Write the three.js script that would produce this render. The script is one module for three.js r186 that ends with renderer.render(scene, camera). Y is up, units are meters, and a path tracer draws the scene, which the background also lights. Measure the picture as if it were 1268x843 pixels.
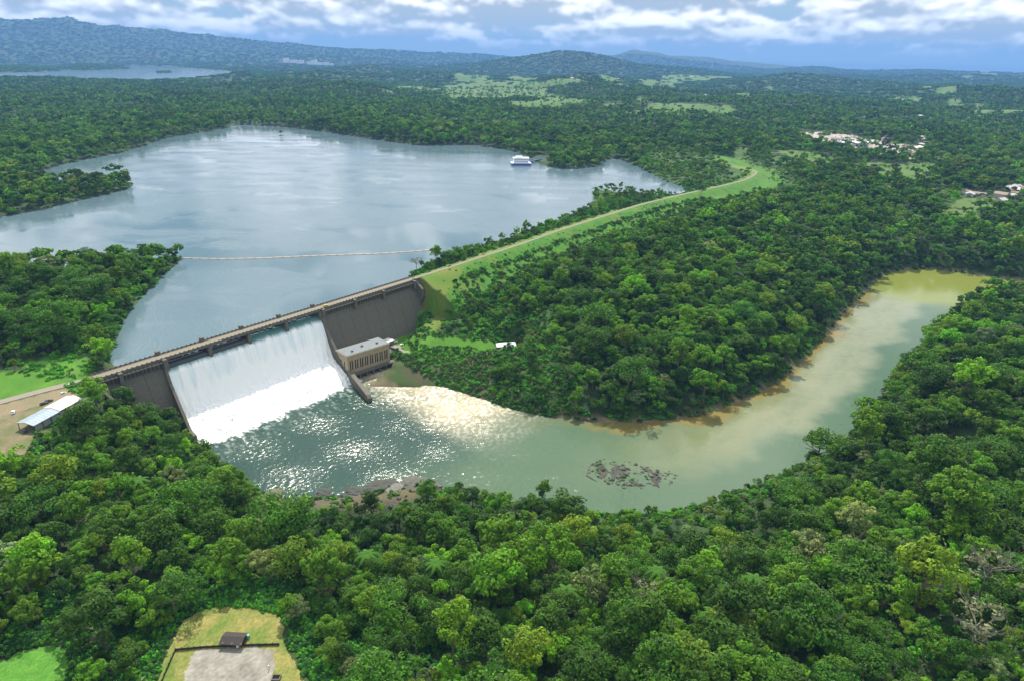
import * as THREE from 'three';
import { mergeGeometries } from 'three/addons/utils/BufferGeometryUtils.js';
import { RoundedBoxGeometry } from 'three/addons/geometries/RoundedBoxGeometry.js';

// ------------------------------------------------------------------ camera, sky, sun, exposure
const scene = new THREE.Scene();
const FOCAL = 845, PX = 634, PY = 421.5, CAM_H = 250, HORIZON = 71, ROLL = THREE.MathUtils.degToRad(1);
const pitch = Math.atan((PY - HORIZON) / FOCAL);
const fwd = new THREE.Vector3(0, -Math.sin(pitch), -Math.cos(pitch));
const lev = new THREE.Vector3(1, 0, 0), upl = new THREE.Vector3().crossVectors(lev, fwd);
const cr = lev.clone().multiplyScalar(Math.cos(ROLL)).addScaledVector(upl, Math.sin(ROLL));
const cu = upl.clone().multiplyScalar(Math.cos(ROLL)).addScaledVector(lev, -Math.sin(ROLL));
const camera = new THREE.PerspectiveCamera(2 * THREE.MathUtils.radToDeg(Math.atan(PY / FOCAL)), 1024 / 680, 1, 80000);
camera.position.set(0, CAM_H, 0);
camera.quaternion.setFromRotationMatrix(new THREE.Matrix4().makeBasis(cr, cu, fwd.clone().negate()));

const renderer = new THREE.WebGLRenderer({ antialias: true });
renderer.toneMapping = THREE.LinearToneMapping;
renderer.toneMappingExposure = 1.38;
renderer.shadowMap.enabled = true;

const SUN_AZ = THREE.MathUtils.degToRad(-6), SUN_EL = THREE.MathUtils.degToRad(54);
const sunDir = new THREE.Vector3(Math.sin(SUN_AZ) * Math.cos(SUN_EL), Math.sin(SUN_EL), -Math.cos(SUN_AZ) * Math.cos(SUN_EL));
const sun = new THREE.DirectionalLight(new THREE.Color(1.0, 0.93, 0.80), 5.0);
sun.position.set(-60, 40, -500).addScaledVector(sunDir, 1500); sun.target.position.set(-60, 40, -500);
sun.castShadow = true; sun.shadow.radius = 1.5; sun.shadow.mapSize.set(4096, 4096);
Object.assign(sun.shadow.camera, { left: -900, right: 900, top: 900, bottom: -900, near: 10, far: 4000 });
scene.add(sun, sun.target);
scene.fog = new THREE.FogExp2(new THREE.Color(0.20, 0.46, 1.0), 0.000047);

// ------------------------------------------------------------------ numbers and noise
function rng(seed) { let a = seed >>> 0; return () => { a = (a + 0x6D2B79F5) | 0; let t = Math.imul(a ^ (a >>> 15), 1 | a); t = (t + Math.imul(t ^ (t >>> 7), 61 | t)) ^ t; return ((t ^ (t >>> 14)) >>> 0) / 4294967296; }; }
const lerp = (a, b, t) => a + (b - a) * t, clamp = (v, a = 0, b = 1) => Math.min(b, Math.max(a, v));
const sst = (a, b, v) => { const t = clamp((v - a) / (b - a)); return t * t * (3 - 2 * t); };
const PERM = new Uint8Array(512); { const r = rng(77), p = [...Array(256).keys()]; for (let i = 255; i > 0; i--) { const j = Math.floor(r() * (i + 1)); [p[i], p[j]] = [p[j], p[i]]; } for (let i = 0; i < 512; i++) PERM[i] = p[i & 255]; }
const GR = []; for (let i = 0; i < 16; i++) GR.push([Math.cos(i * Math.PI / 8), Math.sin(i * Math.PI / 8)]);
function n2(x, y) {
  const xi = Math.floor(x), yi = Math.floor(y), xf = x - xi, yf = y - yi, X = xi & 255, Y = yi & 255;
  const u = xf * xf * xf * (xf * (xf * 6 - 15) + 10), v = yf * yf * yf * (yf * (yf * 6 - 15) + 10);
  const d = (h, a, b) => { const g = GR[h & 15]; return g[0] * a + g[1] * b; };
  const aa = PERM[PERM[X] + Y], ba = PERM[PERM[X + 1] + Y], ab = PERM[PERM[X] + Y + 1], bb = PERM[PERM[X + 1] + Y + 1];
  return 1.4 * lerp(lerp(d(aa, xf, yf), d(ba, xf - 1, yf), u), lerp(d(ab, xf, yf - 1), d(bb, xf - 1, yf - 1), u), v);
}
function n3(x, y, z) {
  const zi = Math.floor(z), zf = z - zi, w = zf * zf * (3 - 2 * zf);
  return lerp(n2(x + zi * 37.17, y + zi * 17.31), n2(x + (zi + 1) * 37.17, y + (zi + 1) * 17.31), w);
}
function fbm(x, y, o = 4) { let s = 0, a = 0.5; for (let i = 0; i < o; i++) { s += a * n2(x, y); x = x * 2.03 + 11.7; y = y * 2.03 + 5.3; a *= 0.5; } return s; }
function fbm3(x, y, z, o = 5) { let s = 0, a = 0.5; for (let i = 0; i < o; i++) { s += a * n3(x, y, z); x = x * 2.03 + 11.7; y = y * 2.03 + 5.3; z = z * 2.03 + 3.1; a *= 0.5; } return s; }

// ------------------------------------------------------------------ the sky: hazy air, broken cumulus and grey cloud
{
  const W = 2560, H = 1280, data = new Float32Array(W * H * 4);
  for (let j = 0; j < H; j++) {
    const el = ((j + 0.5) / H - 0.5) * Math.PI, y = Math.sin(el), ce = Math.cos(el);
    for (let i = 0; i < W; i++) {
      const az = ((i + 0.5) / W - 0.5) * 2 * Math.PI, x = Math.cos(az) * ce, z = Math.sin(az) * ce, k = (j * W + i) * 4;
      let r, g, b;
      if (y < 0) { r = 0.42; g = 0.56; b = 0.66; } else {
        const h = Math.pow(1 - y, 9), q = Math.pow(1 - y, 2.2);
        r = lerp(lerp(0.05, 0.15, q), 0.46, h); g = lerp(lerp(0.16, 0.35, q), 0.64, h); b = lerp(lerp(0.32, 0.50, q), 0.72, h);
        const sd = Math.max(0, x * sunDir.x + y * sunDir.y + z * sunDir.z), gl = 0.35 * Math.pow(sd, 12);
        r += gl; g += gl * 0.95; b += gl * 0.85;
        // heaped clouds: seen from the side low down, from below higher up
        const lift = y / (0.12 + y), cx = x * 4.0 / (0.35 + y), cz = z * 4.0 / (0.35 + y), cy = 3.3 * lift;
        const warp = 0.45 * fbm3(cx * 0.8 + 7, cy * 1.2, cz * 0.8, 3);
        const dens = (yy) => fbm3(cx * 0.85 + warp, yy * 1.5, cz * 0.85 + warp, 5) + 0.16 * (0.5 - Math.abs(fbm3(cx * 3.1 + 2, yy * 4.6, cz * 3.1, 4)) * 2.2);
        const d0 = dens(cy), cover = 0.0 - 0.29 * sst(0.0, 0.05, y) + 0.20 * sst(0.15, 0.6, y);
        const c = sst(cover, cover + 0.13, d0) * sst(0.002, 0.022, y);
        if (c > 0) {
          const d1 = dens(cy + 0.13), lit = clamp(0.60 + (d0 - d1) * 3.4 - Math.max(0, d0 - cover - 0.25) * 0.9, 0.0, 1);
          const far = sst(0.0, 0.07, y) * 0.45 + 0.55;
          r = lerp(r, lerp(0.34, 1.95, lit), c * far); g = lerp(g, lerp(0.43, 1.95, lit), c * far); b = lerp(b, lerp(0.50, 1.92, lit), c * far);
        }
      }
      data[k] = r * 0.66; data[k + 1] = g * 0.66; data[k + 2] = b * 0.66; data[k + 3] = 1;
    }
  }
  const t = new THREE.DataTexture(data, W, H, THREE.RGBAFormat, THREE.FloatType);
  t.mapping = THREE.EquirectangularReflectionMapping; t.magFilter = THREE.LinearFilter; t.minFilter = THREE.LinearFilter; t.needsUpdate = true;
  scene.background = t; scene.environment = t;
}
console.log('sky done');

// ------------------------------------------------------------------ pixels to places, the dam's own axes
function at(px, py, h) {
  const d = fwd.clone().addScaledVector(cr, (px - PX) / FOCAL).addScaledVector(cu, -(py - PY) / FOCAL);
  return camera.position.clone().addScaledVector(d, (h - CAM_H) / d.y);
}
const pol = (list, h) => list.map(([x, y]) => { const p = at(x, y, h); return [p.x, p.z]; });
function project(x, y, z) {
  const q = new THREE.Vector3(x, y, z).sub(camera.position), w = q.dot(fwd);
  return [PX + FOCAL * q.dot(cr) / w, PY - FOCAL * q.dot(cu) / w, w];
}
const RES = 46, ROAD = 52, tinyIsle = (() => { const p = at(348, 168, RES); return [p.x, p.z]; })();
const DA = at(130, 463, ROAD), DB = at(512, 345, ROAD), DL = Math.hypot(DB.x - DA.x, DB.z - DA.z);
const ax = [(DB.x - DA.x) / DL, (DB.z - DA.z) / DL], nx = [-ax[1], ax[0]], DTURN = Math.atan2(-ax[1], ax[0]);
const D = (s, n) => [DA.x + ax[0] * s + nx[0] * n, DA.z + ax[1] * s + nx[1] * n];
const toDam = (x, z) => [(x - DA.x) * ax[0] + (z - DA.z) * ax[1], (x - DA.x) * nx[0] + (z - DA.z) * nx[1]];
const damPoly = (l) => l.map(([s, n]) => D(s, n));

function inside(p, x, z) { let c = false; for (let i = 0, j = p.length - 1; i < p.length; j = i++) { const [xi, zi] = p[i], [xj, zj] = p[j]; if ((zi > z) !== (zj > z) && x < (xj - xi) * (z - zi) / (zj - zi) + xi) c = !c; } return c; }
function segd(x, z, a, b) { const dx = b[0] - a[0], dz = b[1] - a[1], t = clamp(((x - a[0]) * dx + (z - a[1]) * dz) / (dx * dx + dz * dz)); return [Math.hypot(x - a[0] - t * dx, z - a[1] - t * dz), t, (x - a[0]) * -dz + (z - a[1]) * dx]; }
function polyD(p, x, z, closed = true) { let m = 1e18; const n = p.length - (closed ? 0 : 1), L = p.length; for (let i = 0; i < n; i++) { const a = p[i], b = p[i + 1 === L ? 0 : i + 1], dx = b[0] - a[0], dz = b[1] - a[1], ux = x - a[0], uz = z - a[1]; let t = (ux * dx + uz * dz) / (dx * dx + dz * dz); t = t < 0 ? 0 : t > 1 ? 1 : t; const ex = ux - t * dx, ez = uz - t * dz, d = ex * ex + ez * ez; if (d < m) m = d; } return Math.sqrt(m); }
function region(p) { let a = 1e9, b = -1e9, c = 1e9, d = -1e9; for (const [x, z] of p) { a = Math.min(a, x); b = Math.max(b, x); c = Math.min(c, z); d = Math.max(d, z); } return { p, a, b, c, d, has(x, z) { return x >= a && x <= b && z >= c && z <= d && inside(p, x, z); }, sd(x, z) { return inside(p, x, z) ? -polyD(p, x, z) : polyD(p, x, z); } }; }
// rounds the corners of a polygon so that shorelines curve
function soft(p, times = 2, open = false) { for (let k = 0; k < times; k++) { const q = open ? [p[0]] : []; for (let i = 0; i < p.length - (open ? 1 : 0); i++) { const a = p[i], b = p[(i + 1) % p.length]; q.push([a[0] * 0.75 + b[0] * 0.25, a[1] * 0.75 + b[1] * 0.25], [a[0] * 0.25 + b[0] * 0.75, a[1] * 0.25 + b[1] * 0.75]); } if (open) q.push(p[p.length - 1]); p = q; } return p; }

const reservoir = region([...damPoly([[2, -7], [40, -7], [280, -7]]), ...soft(pol([[512, 340], [535, 326], [560, 316], [592, 307], [640, 294], [672, 280], [700, 271], [722, 263], [738, 252], [733, 240], [737, 235], [780, 240], [830, 244], [852, 240], [846, 231], [822, 224], [800, 212], [776, 200], [760, 196], [748, 199], [742, 206], [720, 209], [690, 209], [672, 205], [658, 196], [640, 188], [600, 180], [560, 179], [520, 181], [480, 175], [440, 169], [400, 163], [360, 158], [330, 156], [290, 154], [278, 160], [235, 166], [200, 172], [162, 187], [110, 197], [70, 205], [48, 214], [40, 224], [70, 230], [120, 228], [155, 224], [168, 229], [150, 237], [100, 248], [50, 260], [0, 269], [-120, 290], [-200, 320], [-100, 345], [0, 338], [60, 333], [120, 331], [180, 326], [222, 317], [227, 320], [207, 337], [192, 352], [172, 372], [157, 392], [147, 415], [137, 440]], RES), 1, true)]);
const river = region([...soft(pol([[250, 548], [275, 585], [320, 607], [360, 622], [400, 618], [450, 612], [500, 600], [550, 606], [600, 620], [690, 634], [780, 640], [850, 634], [900, 612], [950, 594], [1000, 574], [1052, 542], [1088, 505], [1098, 470], [1128, 440], [1158, 412], [1190, 376], [1235, 367], [1300, 362], [1400, 372], [1500, 372], [1500, 352], [1400, 352], [1268, 350], [1200, 338], [1130, 332], [1095, 340], [1073, 362], [1045, 388], [1010, 432], [970, 470], [930, 491], [880, 511], [830, 521], [760, 523], [700, 519], [640, 509], [590, 491], [540, 477], [500, 464]], 0), 1, true), ...damPoly([[209, 46], [165, 40], [163, 30], [100, 30], [34, 30]])]);
const farLake = region(pol([[-120, 80], [0, 79.5], [60, 79], [130, 79], [165, 81], [215, 82], [290, 88], [285, 93], [240, 98], [190, 101], [130, 101], [60, 99.5], [0, 100], [-120, 102]], RES));
const farIsles = [pol([[-60, 84], [0, 83], [60, 82], [72, 88], [0, 90], [-60, 91]], RES), pol([[68, 81.5], [110, 81], [155, 82.5], [160, 85], [110, 87], [70, 86]], RES), pol([[195, 88.5], [212, 88.5], [208, 90.5], [196, 90]], RES)].map(region);
const embLine = [[DB.x, DB.z], ...pol([[560, 330], [600, 317], [640, 304], [700, 283], [760, 264], [800, 252], [850, 240], [900, 229], [922, 223], [934, 217], [936, 212], [925, 208], [908, 205], [895, 200], [885, 196]], ROAD)];
const leftLine = [...pol([[-140, 536], [-60, 513], [0, 497], [60, 481]], 51), [DA.x, DA.z]];
const damLine = [...leftLine, ...embLine];

// places without trees, given by their outline
const E_ = (px, py, rx, ry, h) => region(soft(pol([[px - rx, py], [px, py - ry], [px + rx, py], [px, py + ry]], h), 2));
const lawn = [pol([[-60, 470], [0, 458], [25, 462], [62, 470], [100, 470], [60, 482], [0, 498], [-60, 515]], 50), pol([[28, 455], [60, 442], [100, 440], [118, 452], [108, 468], [60, 474], [30, 468]], 50), pol([[75, 482], [112, 470], [125, 482], [108, 492], [104, 505], [92, 490]], 49)].map(region);
const dirtYard = region(pol([[-60, 520], [0, 503], [40, 492], [78, 482], [104, 492], [60, 520], [42, 540], [30, 562], [-30, 575], [-60, 575]], 49));
const CLR = 45;
const clearing = region(soft(pol([[190, 870], [206, 802], [236, 757], [280, 749], [330, 752], [348, 762], [350, 802], [366, 820], [386, 870]], CLR), 1));
const weeds = region(soft(pol([[262, 750], [290, 731], [330, 727], [372, 740], [356, 764], [330, 754], [280, 750]], CLR), 1));
const gravel = region(soft(pol([[214, 880], [236, 808], [262, 803], [338, 801], [342, 820], [330, 880]], CLR), 1));
const cornerLawn = region(soft(pol([[-40, 880], [-40, 830], [0, 822], [30, 803], [78, 798], [86, 830], [84, 880]], CLR), 1));
const mound = region(soft(pol([[508, 352], [540, 338], [585, 326], [560, 350], [545, 372], [536, 388], [510, 392], [500, 372]], 46), 2));
const terrace = region(pol([[488, 395], [512, 392], [536, 392], [530, 425], [512, 432], [486, 412]], 18));
const yardP = region(damPoly([[166, 6], [264, 6], [262, 22], [236, 32], [214, 36], [166, 40]]));
const accessLine = pol([[470, 426], [492, 430], [510, 438], [545, 438], [580, 435], [612, 433], [650, 430]], 8);
const bankLawn = region(pol([[498, 436], [540, 432], [600, 430], [640, 424], [650, 440], [600, 448], [540, 452], [505, 448]], 8));
const bankStrip = region(pol([[474, 452], [476, 444], [500, 436], [560, 436], [660, 426], [704, 470], [708, 530], [640, 518], [590, 500], [540, 487], [492, 474], [466, 462]], 4));
const quarry = region(pol([[985, 168], [1010, 172], [1060, 178], [1100, 184], [1140, 188], [1150, 195], [1130, 204], [1060, 200], [1020, 190], [985, 180]], 38));
const fields = [[625, 115, 85, 8], [540, 111, 50, 4], [560, 112, 40, 5], [600, 120, 34, 7], [668, 118, 28, 8], [700, 128, 44, 8], [650, 102, 24, 4], [520, 108, 30, 3], [745, 125, 20, 4], [860, 143, 42, 6], [800, 132, 30, 4], [905, 122, 24, 3], [1085, 212, 58, 9], [1210, 254, 66, 9], [1120, 201, 36, 5], [965, 178, 22, 6], [1000, 205, 40, 7], [905, 215, 26, 8], [985, 236, 36, 6], [910, 196, 22, 6], [878, 240, 36, 8], [1150, 235, 30, 4], [830, 162, 24, 3], [430, 108, 30, 2.5]  , ...(() => { const r = rng(404), o = []; for (let k = 0; k < 46; k++) o.push([480 + 790 * r(), 98 + 62 * r() * r(), 8 + 26 * r(), 1.2 + 3 * r()]); return o; })()].map(([x, y, a, b]) => E_(x, y, a * 1.1, b * 1.5, 46));
const clearView = [pol([[180, 800], [400, 800], [420, 960], [150, 960]], CLR), pol([[-80, 520], [40, 520], [105, 498], [110, 512], [60, 545], [30, 580], [-80, 600]], 45)].map(region);
const islet = region(soft(pol([[716, 572], [745, 566], [790, 572], [838, 584], [845, 600], [800, 606], [745, 602], [722, 592]], 0), 1));
const rockBank = region(pol([[300, 596], [345, 604], [400, 598], [440, 592], [500, 586], [548, 592], [556, 612], [500, 650], [430, 660], [360, 650], [305, 622]], 3));

function inField(x, z) { const a = Math.hypot(x, z) * 0.035, u = x + a * fbm(x / (a * 3), z / (a * 3), 3) * 2, v = z + a * 3 * fbm(x / (a * 4) + 7, z / (a * 4), 3); return fields.some((r) => r.has(u, v)); }
// natural ground: heights known at some places, carried in between
const ctl = [
  ...[[560, 395, 42], [540, 425, 14], [600, 400, 34], [640, 420, 22], [600, 430, 9], [520, 455, 6], [600, 480, 5], [700, 330, 46], [700, 380, 38], [700, 430, 26], [700, 480, 12], [800, 300, 46], [800, 360, 40], [820, 430, 26], [850, 480, 13], [900, 260, 46], [900, 320, 40], [920, 400, 28], [1000, 260, 42], [1000, 320, 36], [1020, 380, 20], [1100, 250, 38], [1120, 300, 24], [1200, 300, 20], [1250, 320, 14], [1200, 260, 34], [1268, 240, 34],
    [1230, 385, 10], [1200, 420, 22], [1268, 430, 34], [1150, 480, 20], [1240, 520, 44], [1350, 500, 60], [1120, 570, 18], [1200, 620, 44], [1350, 640, 62], [1020, 640, 13], [1060, 700, 40], [1200, 760, 55], [1350, 800, 65], [900, 690, 11], [900, 780, 42], [780, 700, 8], [760, 780, 38], [620, 690, 9], [620, 760, 38], [480, 680, 9], [480, 760, 38], [360, 670, 10], [340, 720, 38], [240, 620, 18], [150, 560, 31], [200, 540, 24], [120, 640, 38], [60, 600, 36], [0, 640, 44], [100, 720, 46], [0, 760, 48], [-120, 640, 60], [200, 700, 42], [450, 840, 46], [640, 850, 46], [850, 850, 48],
    [50, 400, 60], [100, 360, 58], [0, 360, 60], [160, 345, 52], [90, 420, 54], [0, 430, 58], [-120, 420, 66]].map(([x, y, h]) => { const p = at(x, y, h); return [p.x, p.z, h]; }),
];
const P = (px, py, h) => { const p = at(px, py, h); return [p.x, p.z]; };
// mountain ranges: crest points (bearing by pixel, distance in metres) with the height where each stands against the sky
function crest(list) { return list.map(([px, py, dist]) => { const d = fwd.clone().addScaledVector(cr, (px - PX) / FOCAL).addScaledVector(cu, -(py - PY) / FOCAL); const k = dist / Math.hypot(d.x, d.z); return [d.x * k, d.z * k, CAM_H + d.y * k]; }); }
const ranges = [
  { c: crest([[-260, 22, 17000], [-120, 14, 17000], [0, 14, 17000], [60, 16, 17000], [130, 26, 17200], [200, 34, 17500], [300, 45, 17500], [400, 55, 17500], [500, 61, 18000], [600, 66, 18500], [680, 74, 19000]]), w: 1700 },
  { c: crest([[-200, 52, 14500], [0, 50, 14500], [120, 56, 14500], [260, 61, 14500], [380, 66, 14500], [470, 71, 14500]]), w: 900 },
  { c: crest([[590, 76, 11000], [640, 68, 10800], [690, 59, 10500], [730, 64, 10500], [790, 76, 10800], [850, 83, 11000]]), w: 900 },
  { c: crest([[760, 66, 20000], [790, 59, 20000], [830, 66, 20000], [880, 70, 20500], [930, 76, 21000], [1000, 83, 22000], [1060, 86, 22000]]), w: 1500 },
  { c: crest([[850, 91, 8500], [930, 95, 8000], [985, 90, 7800], [1050, 96, 7600], [1110, 101, 7600]]), w: 620 },
  { c: crest([[1040, 92, 12500], [1100, 95, 12000], [1160, 91, 12000], [1268, 94, 11500], [1400, 98, 11000]]), w: 900 },
  { c: crest([[960, 86, 17000], [1010, 81, 17000], [1060, 87, 17000], [1150, 85, 17500], [1230, 89, 17000], [1400, 90, 17000]]), w: 1100 },
];
const flats = [
  { r: dirtYard, h: 49, b: 25 }, { r: clearing, h: CLR, b: 22 }, { r: cornerLawn, h: CLR, b: 16 }, { r: weeds, h: CLR, b: 14 }, { r: yardP, h: 7, b: 12 }, { r: lawn[0], h: 50, b: 20 }, { r: lawn[1], h: 51, b: 16 }, { r: bankLawn, h: 8, b: 10 },
];
function sideOf(x, z) { let m = 1e9, s = 0; for (let i = 0; i < damLine.length - 1; i++) { const [d, , c] = segd(x, z, damLine[i], damLine[i + 1]); if (d < m - 1e-6) { m = d; s = c; } } return [m, s]; }
function natural(x, z, dist) {
  let near = 0;
  if (dist < 1900) {
    let w = 0, s = 0; for (const [cx, cz, h] of ctl) { const d2 = (x - cx) ** 2 + (z - cz) ** 2 + 60, k = 1 / (d2 * Math.sqrt(d2)); w += k; s += k * h; }
    near = s / w + 5 * fbm(x / 70, z / 70, 3);
  }
  if (dist < 900) return near;
  let far = 54 + 30 * fbm(x / 420 + 3, z / 420, 4) + 150 * sst(2300, 5000, dist) * lerp(0.25, 1, sst(-0.5, -0.36, x / dist)) * Math.max(-0.15, fbm(x / 1250 + 9, z / 1250 + 4, 4));
  if (x > 0) far -= 150 * sst(6200, 12500, dist) * sst(-0.02, 0.12, x / dist);
  if (dist > 4000) {
    for (const { c, w } of ranges) {
      let best = 0;
      for (let i = 0; i < c.length - 1; i++) { const [d, t] = segd(x, z, c[i], c[i + 1]); if (d < w * 3.2) { const top = lerp(c[i][2], c[i + 1][2], t), g = Math.exp(-((d / w) ** 2)); best = Math.max(best, 30 + (top - 30) * (0.72 * g + 0.28 * Math.exp(-d / (w * 0.35)))); } }
      if (best > 30) far = Math.max(far, best * (0.93 + 0.16 * fbm(x / 700, z / 700, 4)));
    }
  }
  return lerp(near, far, sst(900, 1900, dist));
}
function heightAt(x, z) {
  const dist = Math.hypot(x, z);
  let h = natural(x, z, dist);
  if (dist < 2200) {
    const dr = river.sd(x, z);
    if (dr < 80) {
      const rough = 1.2 * n2(x / 9, z / 9);
      h = dr < 0 ? Math.max(-6, -0.6 + dr * 0.3) : lerp(0.3 + dr * 0.55 + rough * sst(0, 8, dr), h, sst(4, 70, dr));
      if (islet.has(x, z)) h = Math.max(h, -0.35 + 1.5 * fbm(x / 7, z / 7, 3) + 0.04 * Math.min(8, -islet.sd(x, z)));
    }
    const [dm, sd] = sideOf(x, z);
    const up = sd < 0;   // upstream of the dam and the embankment
    const [ds, dn] = toDam(x, z), atDam = ds > -2 && ds < DL + 2;
    if (up || dm > 120 && z < -800) {
      const e = reservoir.sd(x, z);
      if (e < -10 && Math.hypot(x - tinyIsle[0], z - tinyIsle[1]) < 14) h = RES + 1.2 - 0.016 * ((x - tinyIsle[0]) ** 2 + (z - tinyIsle[1]) ** 2);
      else if (e < 70) h = e < 0 ? Math.max(28, RES - 0.4 + e * 0.3) : lerp(RES + 0.2 + e * 0.22, Math.max(h, RES + 2), sst(5, 65, e));
      else if (up && x < 250 && h < RES + 1.5) h = RES + 1.5 + 0.02 * (h - RES);
    }
    for (const f of flats) { if (x < f.r.a - f.b || x > f.r.b + f.b || z < f.r.c - f.b || z > f.r.d + f.b) continue; const e = f.r.sd(x, z); if (e < f.b) h = lerp(f.h, h, sst(0, f.b, Math.max(0, e))); }
    { const dr = river.sd(x, z); if (dr < 0) h = Math.min(h, islet.has(x, z) ? h : -0.6 + Math.max(-5, dr * 0.3)); else if (dr < 14) h = Math.min(h, 0.3 + dr * 1.3); }
    if (!atDam || dn > 60) {
      const de = polyD(embLine, x, z, false), dl = polyD(leftLine, x, z, false);
      if (de < 130) h = up ? Math.max(h, ROAD - Math.max(0, de - 6) * 0.55) : Math.max(h, ROAD - Math.max(0, de - 6) * 0.42);
      if (dl < 16) h = lerp(50.6, h, sst(5, 16, dl));
    } else if (dn > -8 && dn < 60) {
      // the ground under and before the concrete wall stays lower than the wall, and rises at its two ends
      const endL = 50 - Math.max(0, ds + 2) * 1.1, endR = 50 - Math.max(0, DL - ds) * 1.25;
      const cap = Math.max(-4, endL, Math.min(50, endR), ds > 160 && ds < 275 ? 7 : -4);
      h = Math.min(h, lerp(cap, 60, sst(20, 60, dn)));
      if (dn < 0) h = Math.min(h, 40);
    }
  } else {
    const e = reservoir.sd(x, z);
    if (e < 90) h = e < 0 ? RES - 0.4 + Math.max(-15, e * 0.2) : lerp(RES + 0.2 + e * 0.2, Math.max(h, RES + 2), sst(5, 85, e));
    if (dist < 14500 && z < -3000) {
      const f = farLake.sd(x, z);
      if (f < 350) { let isle = -1e9; for (const q of farIsles) isle = Math.max(isle, -q.sd(x, z)); const e2 = Math.max(f, isle); h = e2 < 0 ? RES + Math.max(-20, -2 + e2 * 0.2) : lerp(RES + 1 + e2 * 0.08, isle > 0 ? RES + 25 : Math.max(h, RES + 4), sst(0, 350, e2)); }
    }
  }
  return h;
}

// ------------------------------------------------------------------ helpers
const used = new Map();
function numbered(name) { const k = used.get(name) ?? 0; used.set(name, k + 1); return k ? `${name}_${String(k).padStart(3, '0')}` : name; }
function shadows(o) { o.castShadow = o.receiveShadow = true; return o; }
function mesh(name, geo, mat, parent) { const m = shadows(new THREE.Mesh(geo, mat)); m.name = parent === scene || !parent ? numbered(name) : name; (parent ?? scene).add(m); return m; }
function thing(name, label, category, group) { const g = new THREE.Group(); g.name = numbered(name); g.userData = { label, category }; if (group) g.userData.group = group; scene.add(g); return g; }
function tag(o, label, category, group) { o.userData.label = label; o.userData.category = category; if (group) o.userData.group = group; return o; }
function structure(name, geo, mat) { const m = mesh(name, geo, mat); m.userData.kind = 'structure'; return m; }
const col = (r, g, b) => new THREE.Color().setRGB(r, g, b);
function std(r, g, b, rough = 0.9, extra = {}) { return new THREE.MeshStandardMaterial({ color: col(r, g, b), roughness: rough, side: THREE.DoubleSide, ...extra }); }
function texture(size, f, srgb = false) {
  const d = new Uint8Array(size * size * 4);
  for (let j = 0; j < size; j++) for (let i = 0; i < size; i++) { const v = f(i / size, j / size), k = (j * size + i) * 4; d[k] = clamp(v[0]) * 255; d[k + 1] = clamp(v[1]) * 255; d[k + 2] = clamp(v[2]) * 255; d[k + 3] = 255; }
  const t = new THREE.DataTexture(d, size, size); t.wrapS = t.wrapT = THREE.RepeatWrapping; t.magFilter = THREE.LinearFilter; t.minFilter = THREE.LinearFilter; if (srgb) t.colorSpace = THREE.SRGBColorSpace; t.needsUpdate = true; return t;
}
// noise that tiles on the unit square
function tile(u, v, f, seed, o = 4) { const a = u * 2 * Math.PI, b = v * 2 * Math.PI; let s = 0, k = 0.5, q = f; for (let i = 0; i < o; i++) { s += k * n3(Math.cos(a) * q + seed, Math.sin(a) * q + Math.cos(b) * q * 1.3, Math.sin(b) * q + seed * 1.7); q *= 2; k *= 0.5; } return s; }
const T = {
  grain: texture(512, (u, v) => { const n = 0.80 + 0.30 * tile(u, v, 6, 3, 6) + 0.12 * tile(u, v, 40, 9, 2); return [n, n, n]; }),
  grass: texture(512, (u, v) => { const n = 0.78 + 0.45 * tile(u, v, 3, 5, 6), m = tile(u, v, 2, 15, 3); return [n * (1 + 0.25 * m), n, n * (1 - 0.15 * m)]; }),
  stain: texture(512, (u, v) => { const n = 0.72 + 0.5 * tile(u, v, 2.4, 21, 6), s = 0.25 * tile(u * 4 % 1, v * 0.5 % 1, 5, 31, 4); return [n + s, n + s * 0.95, n + s * 0.9]; }),
};
function box(w, h, d, x = 0, y = 0, z = 0) { const g = new THREE.BoxGeometry(w, h, d); g.translate(x, y, z); return g; }
// a box whose uv is in metres divided by k
function metric(g, k = 6) { g = g.index ? g.toNonIndexed() : g; const p = g.attributes.position, n = g.attributes.normal, uv = new Float32Array(p.count * 2); for (let i = 0; i < p.count; i++) { const a = Math.abs(n.getX(i)), b = Math.abs(n.getY(i)), c = Math.abs(n.getZ(i)); const [u, v] = b > a && b > c ? [p.getX(i), p.getZ(i)] : a > c ? [p.getZ(i), p.getY(i)] : [p.getX(i), p.getY(i)]; uv[2 * i] = u / k; uv[2 * i + 1] = v / k; } g.setAttribute('uv', new THREE.BufferAttribute(uv, 2)); return g; }
function gridGeo(cols, rows, at3, colour, keep) {   // a sheet of cols x rows cells
  const pos = new Float32Array((cols + 1) * (rows + 1) * 3), uv = new Float32Array((cols + 1) * (rows + 1) * 2), c = colour ? new Float32Array((cols + 1) * (rows + 1) * 3) : null, idx = [];
  for (let j = 0, k = 0; j <= rows; j++) for (let i = 0; i <= cols; i++, k++) { const p = at3(i, j); pos.set(p, 3 * k); uv[2 * k] = p[0] / 12; uv[2 * k + 1] = p[2] / 12; if (c) c.set(colour(p, i, j), 3 * k); }
  for (let j = 0; j < rows; j++) for (let i = 0; i < cols; i++) { const a = j * (cols + 1) + i, b = a + 1, d = a + cols + 1, e = d + 1; if (keep && !keep(i, j, pos, a)) continue; idx.push(a, d, b, b, d, e); }
  const g = new THREE.BufferGeometry(); g.setAttribute('position', new THREE.BufferAttribute(pos, 3)); g.setAttribute('uv', new THREE.BufferAttribute(uv, 2)); if (c) g.setAttribute('color', new THREE.BufferAttribute(c, 3)); g.setIndex(idx); g.computeVertexNormals(); return g;
}
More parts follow.
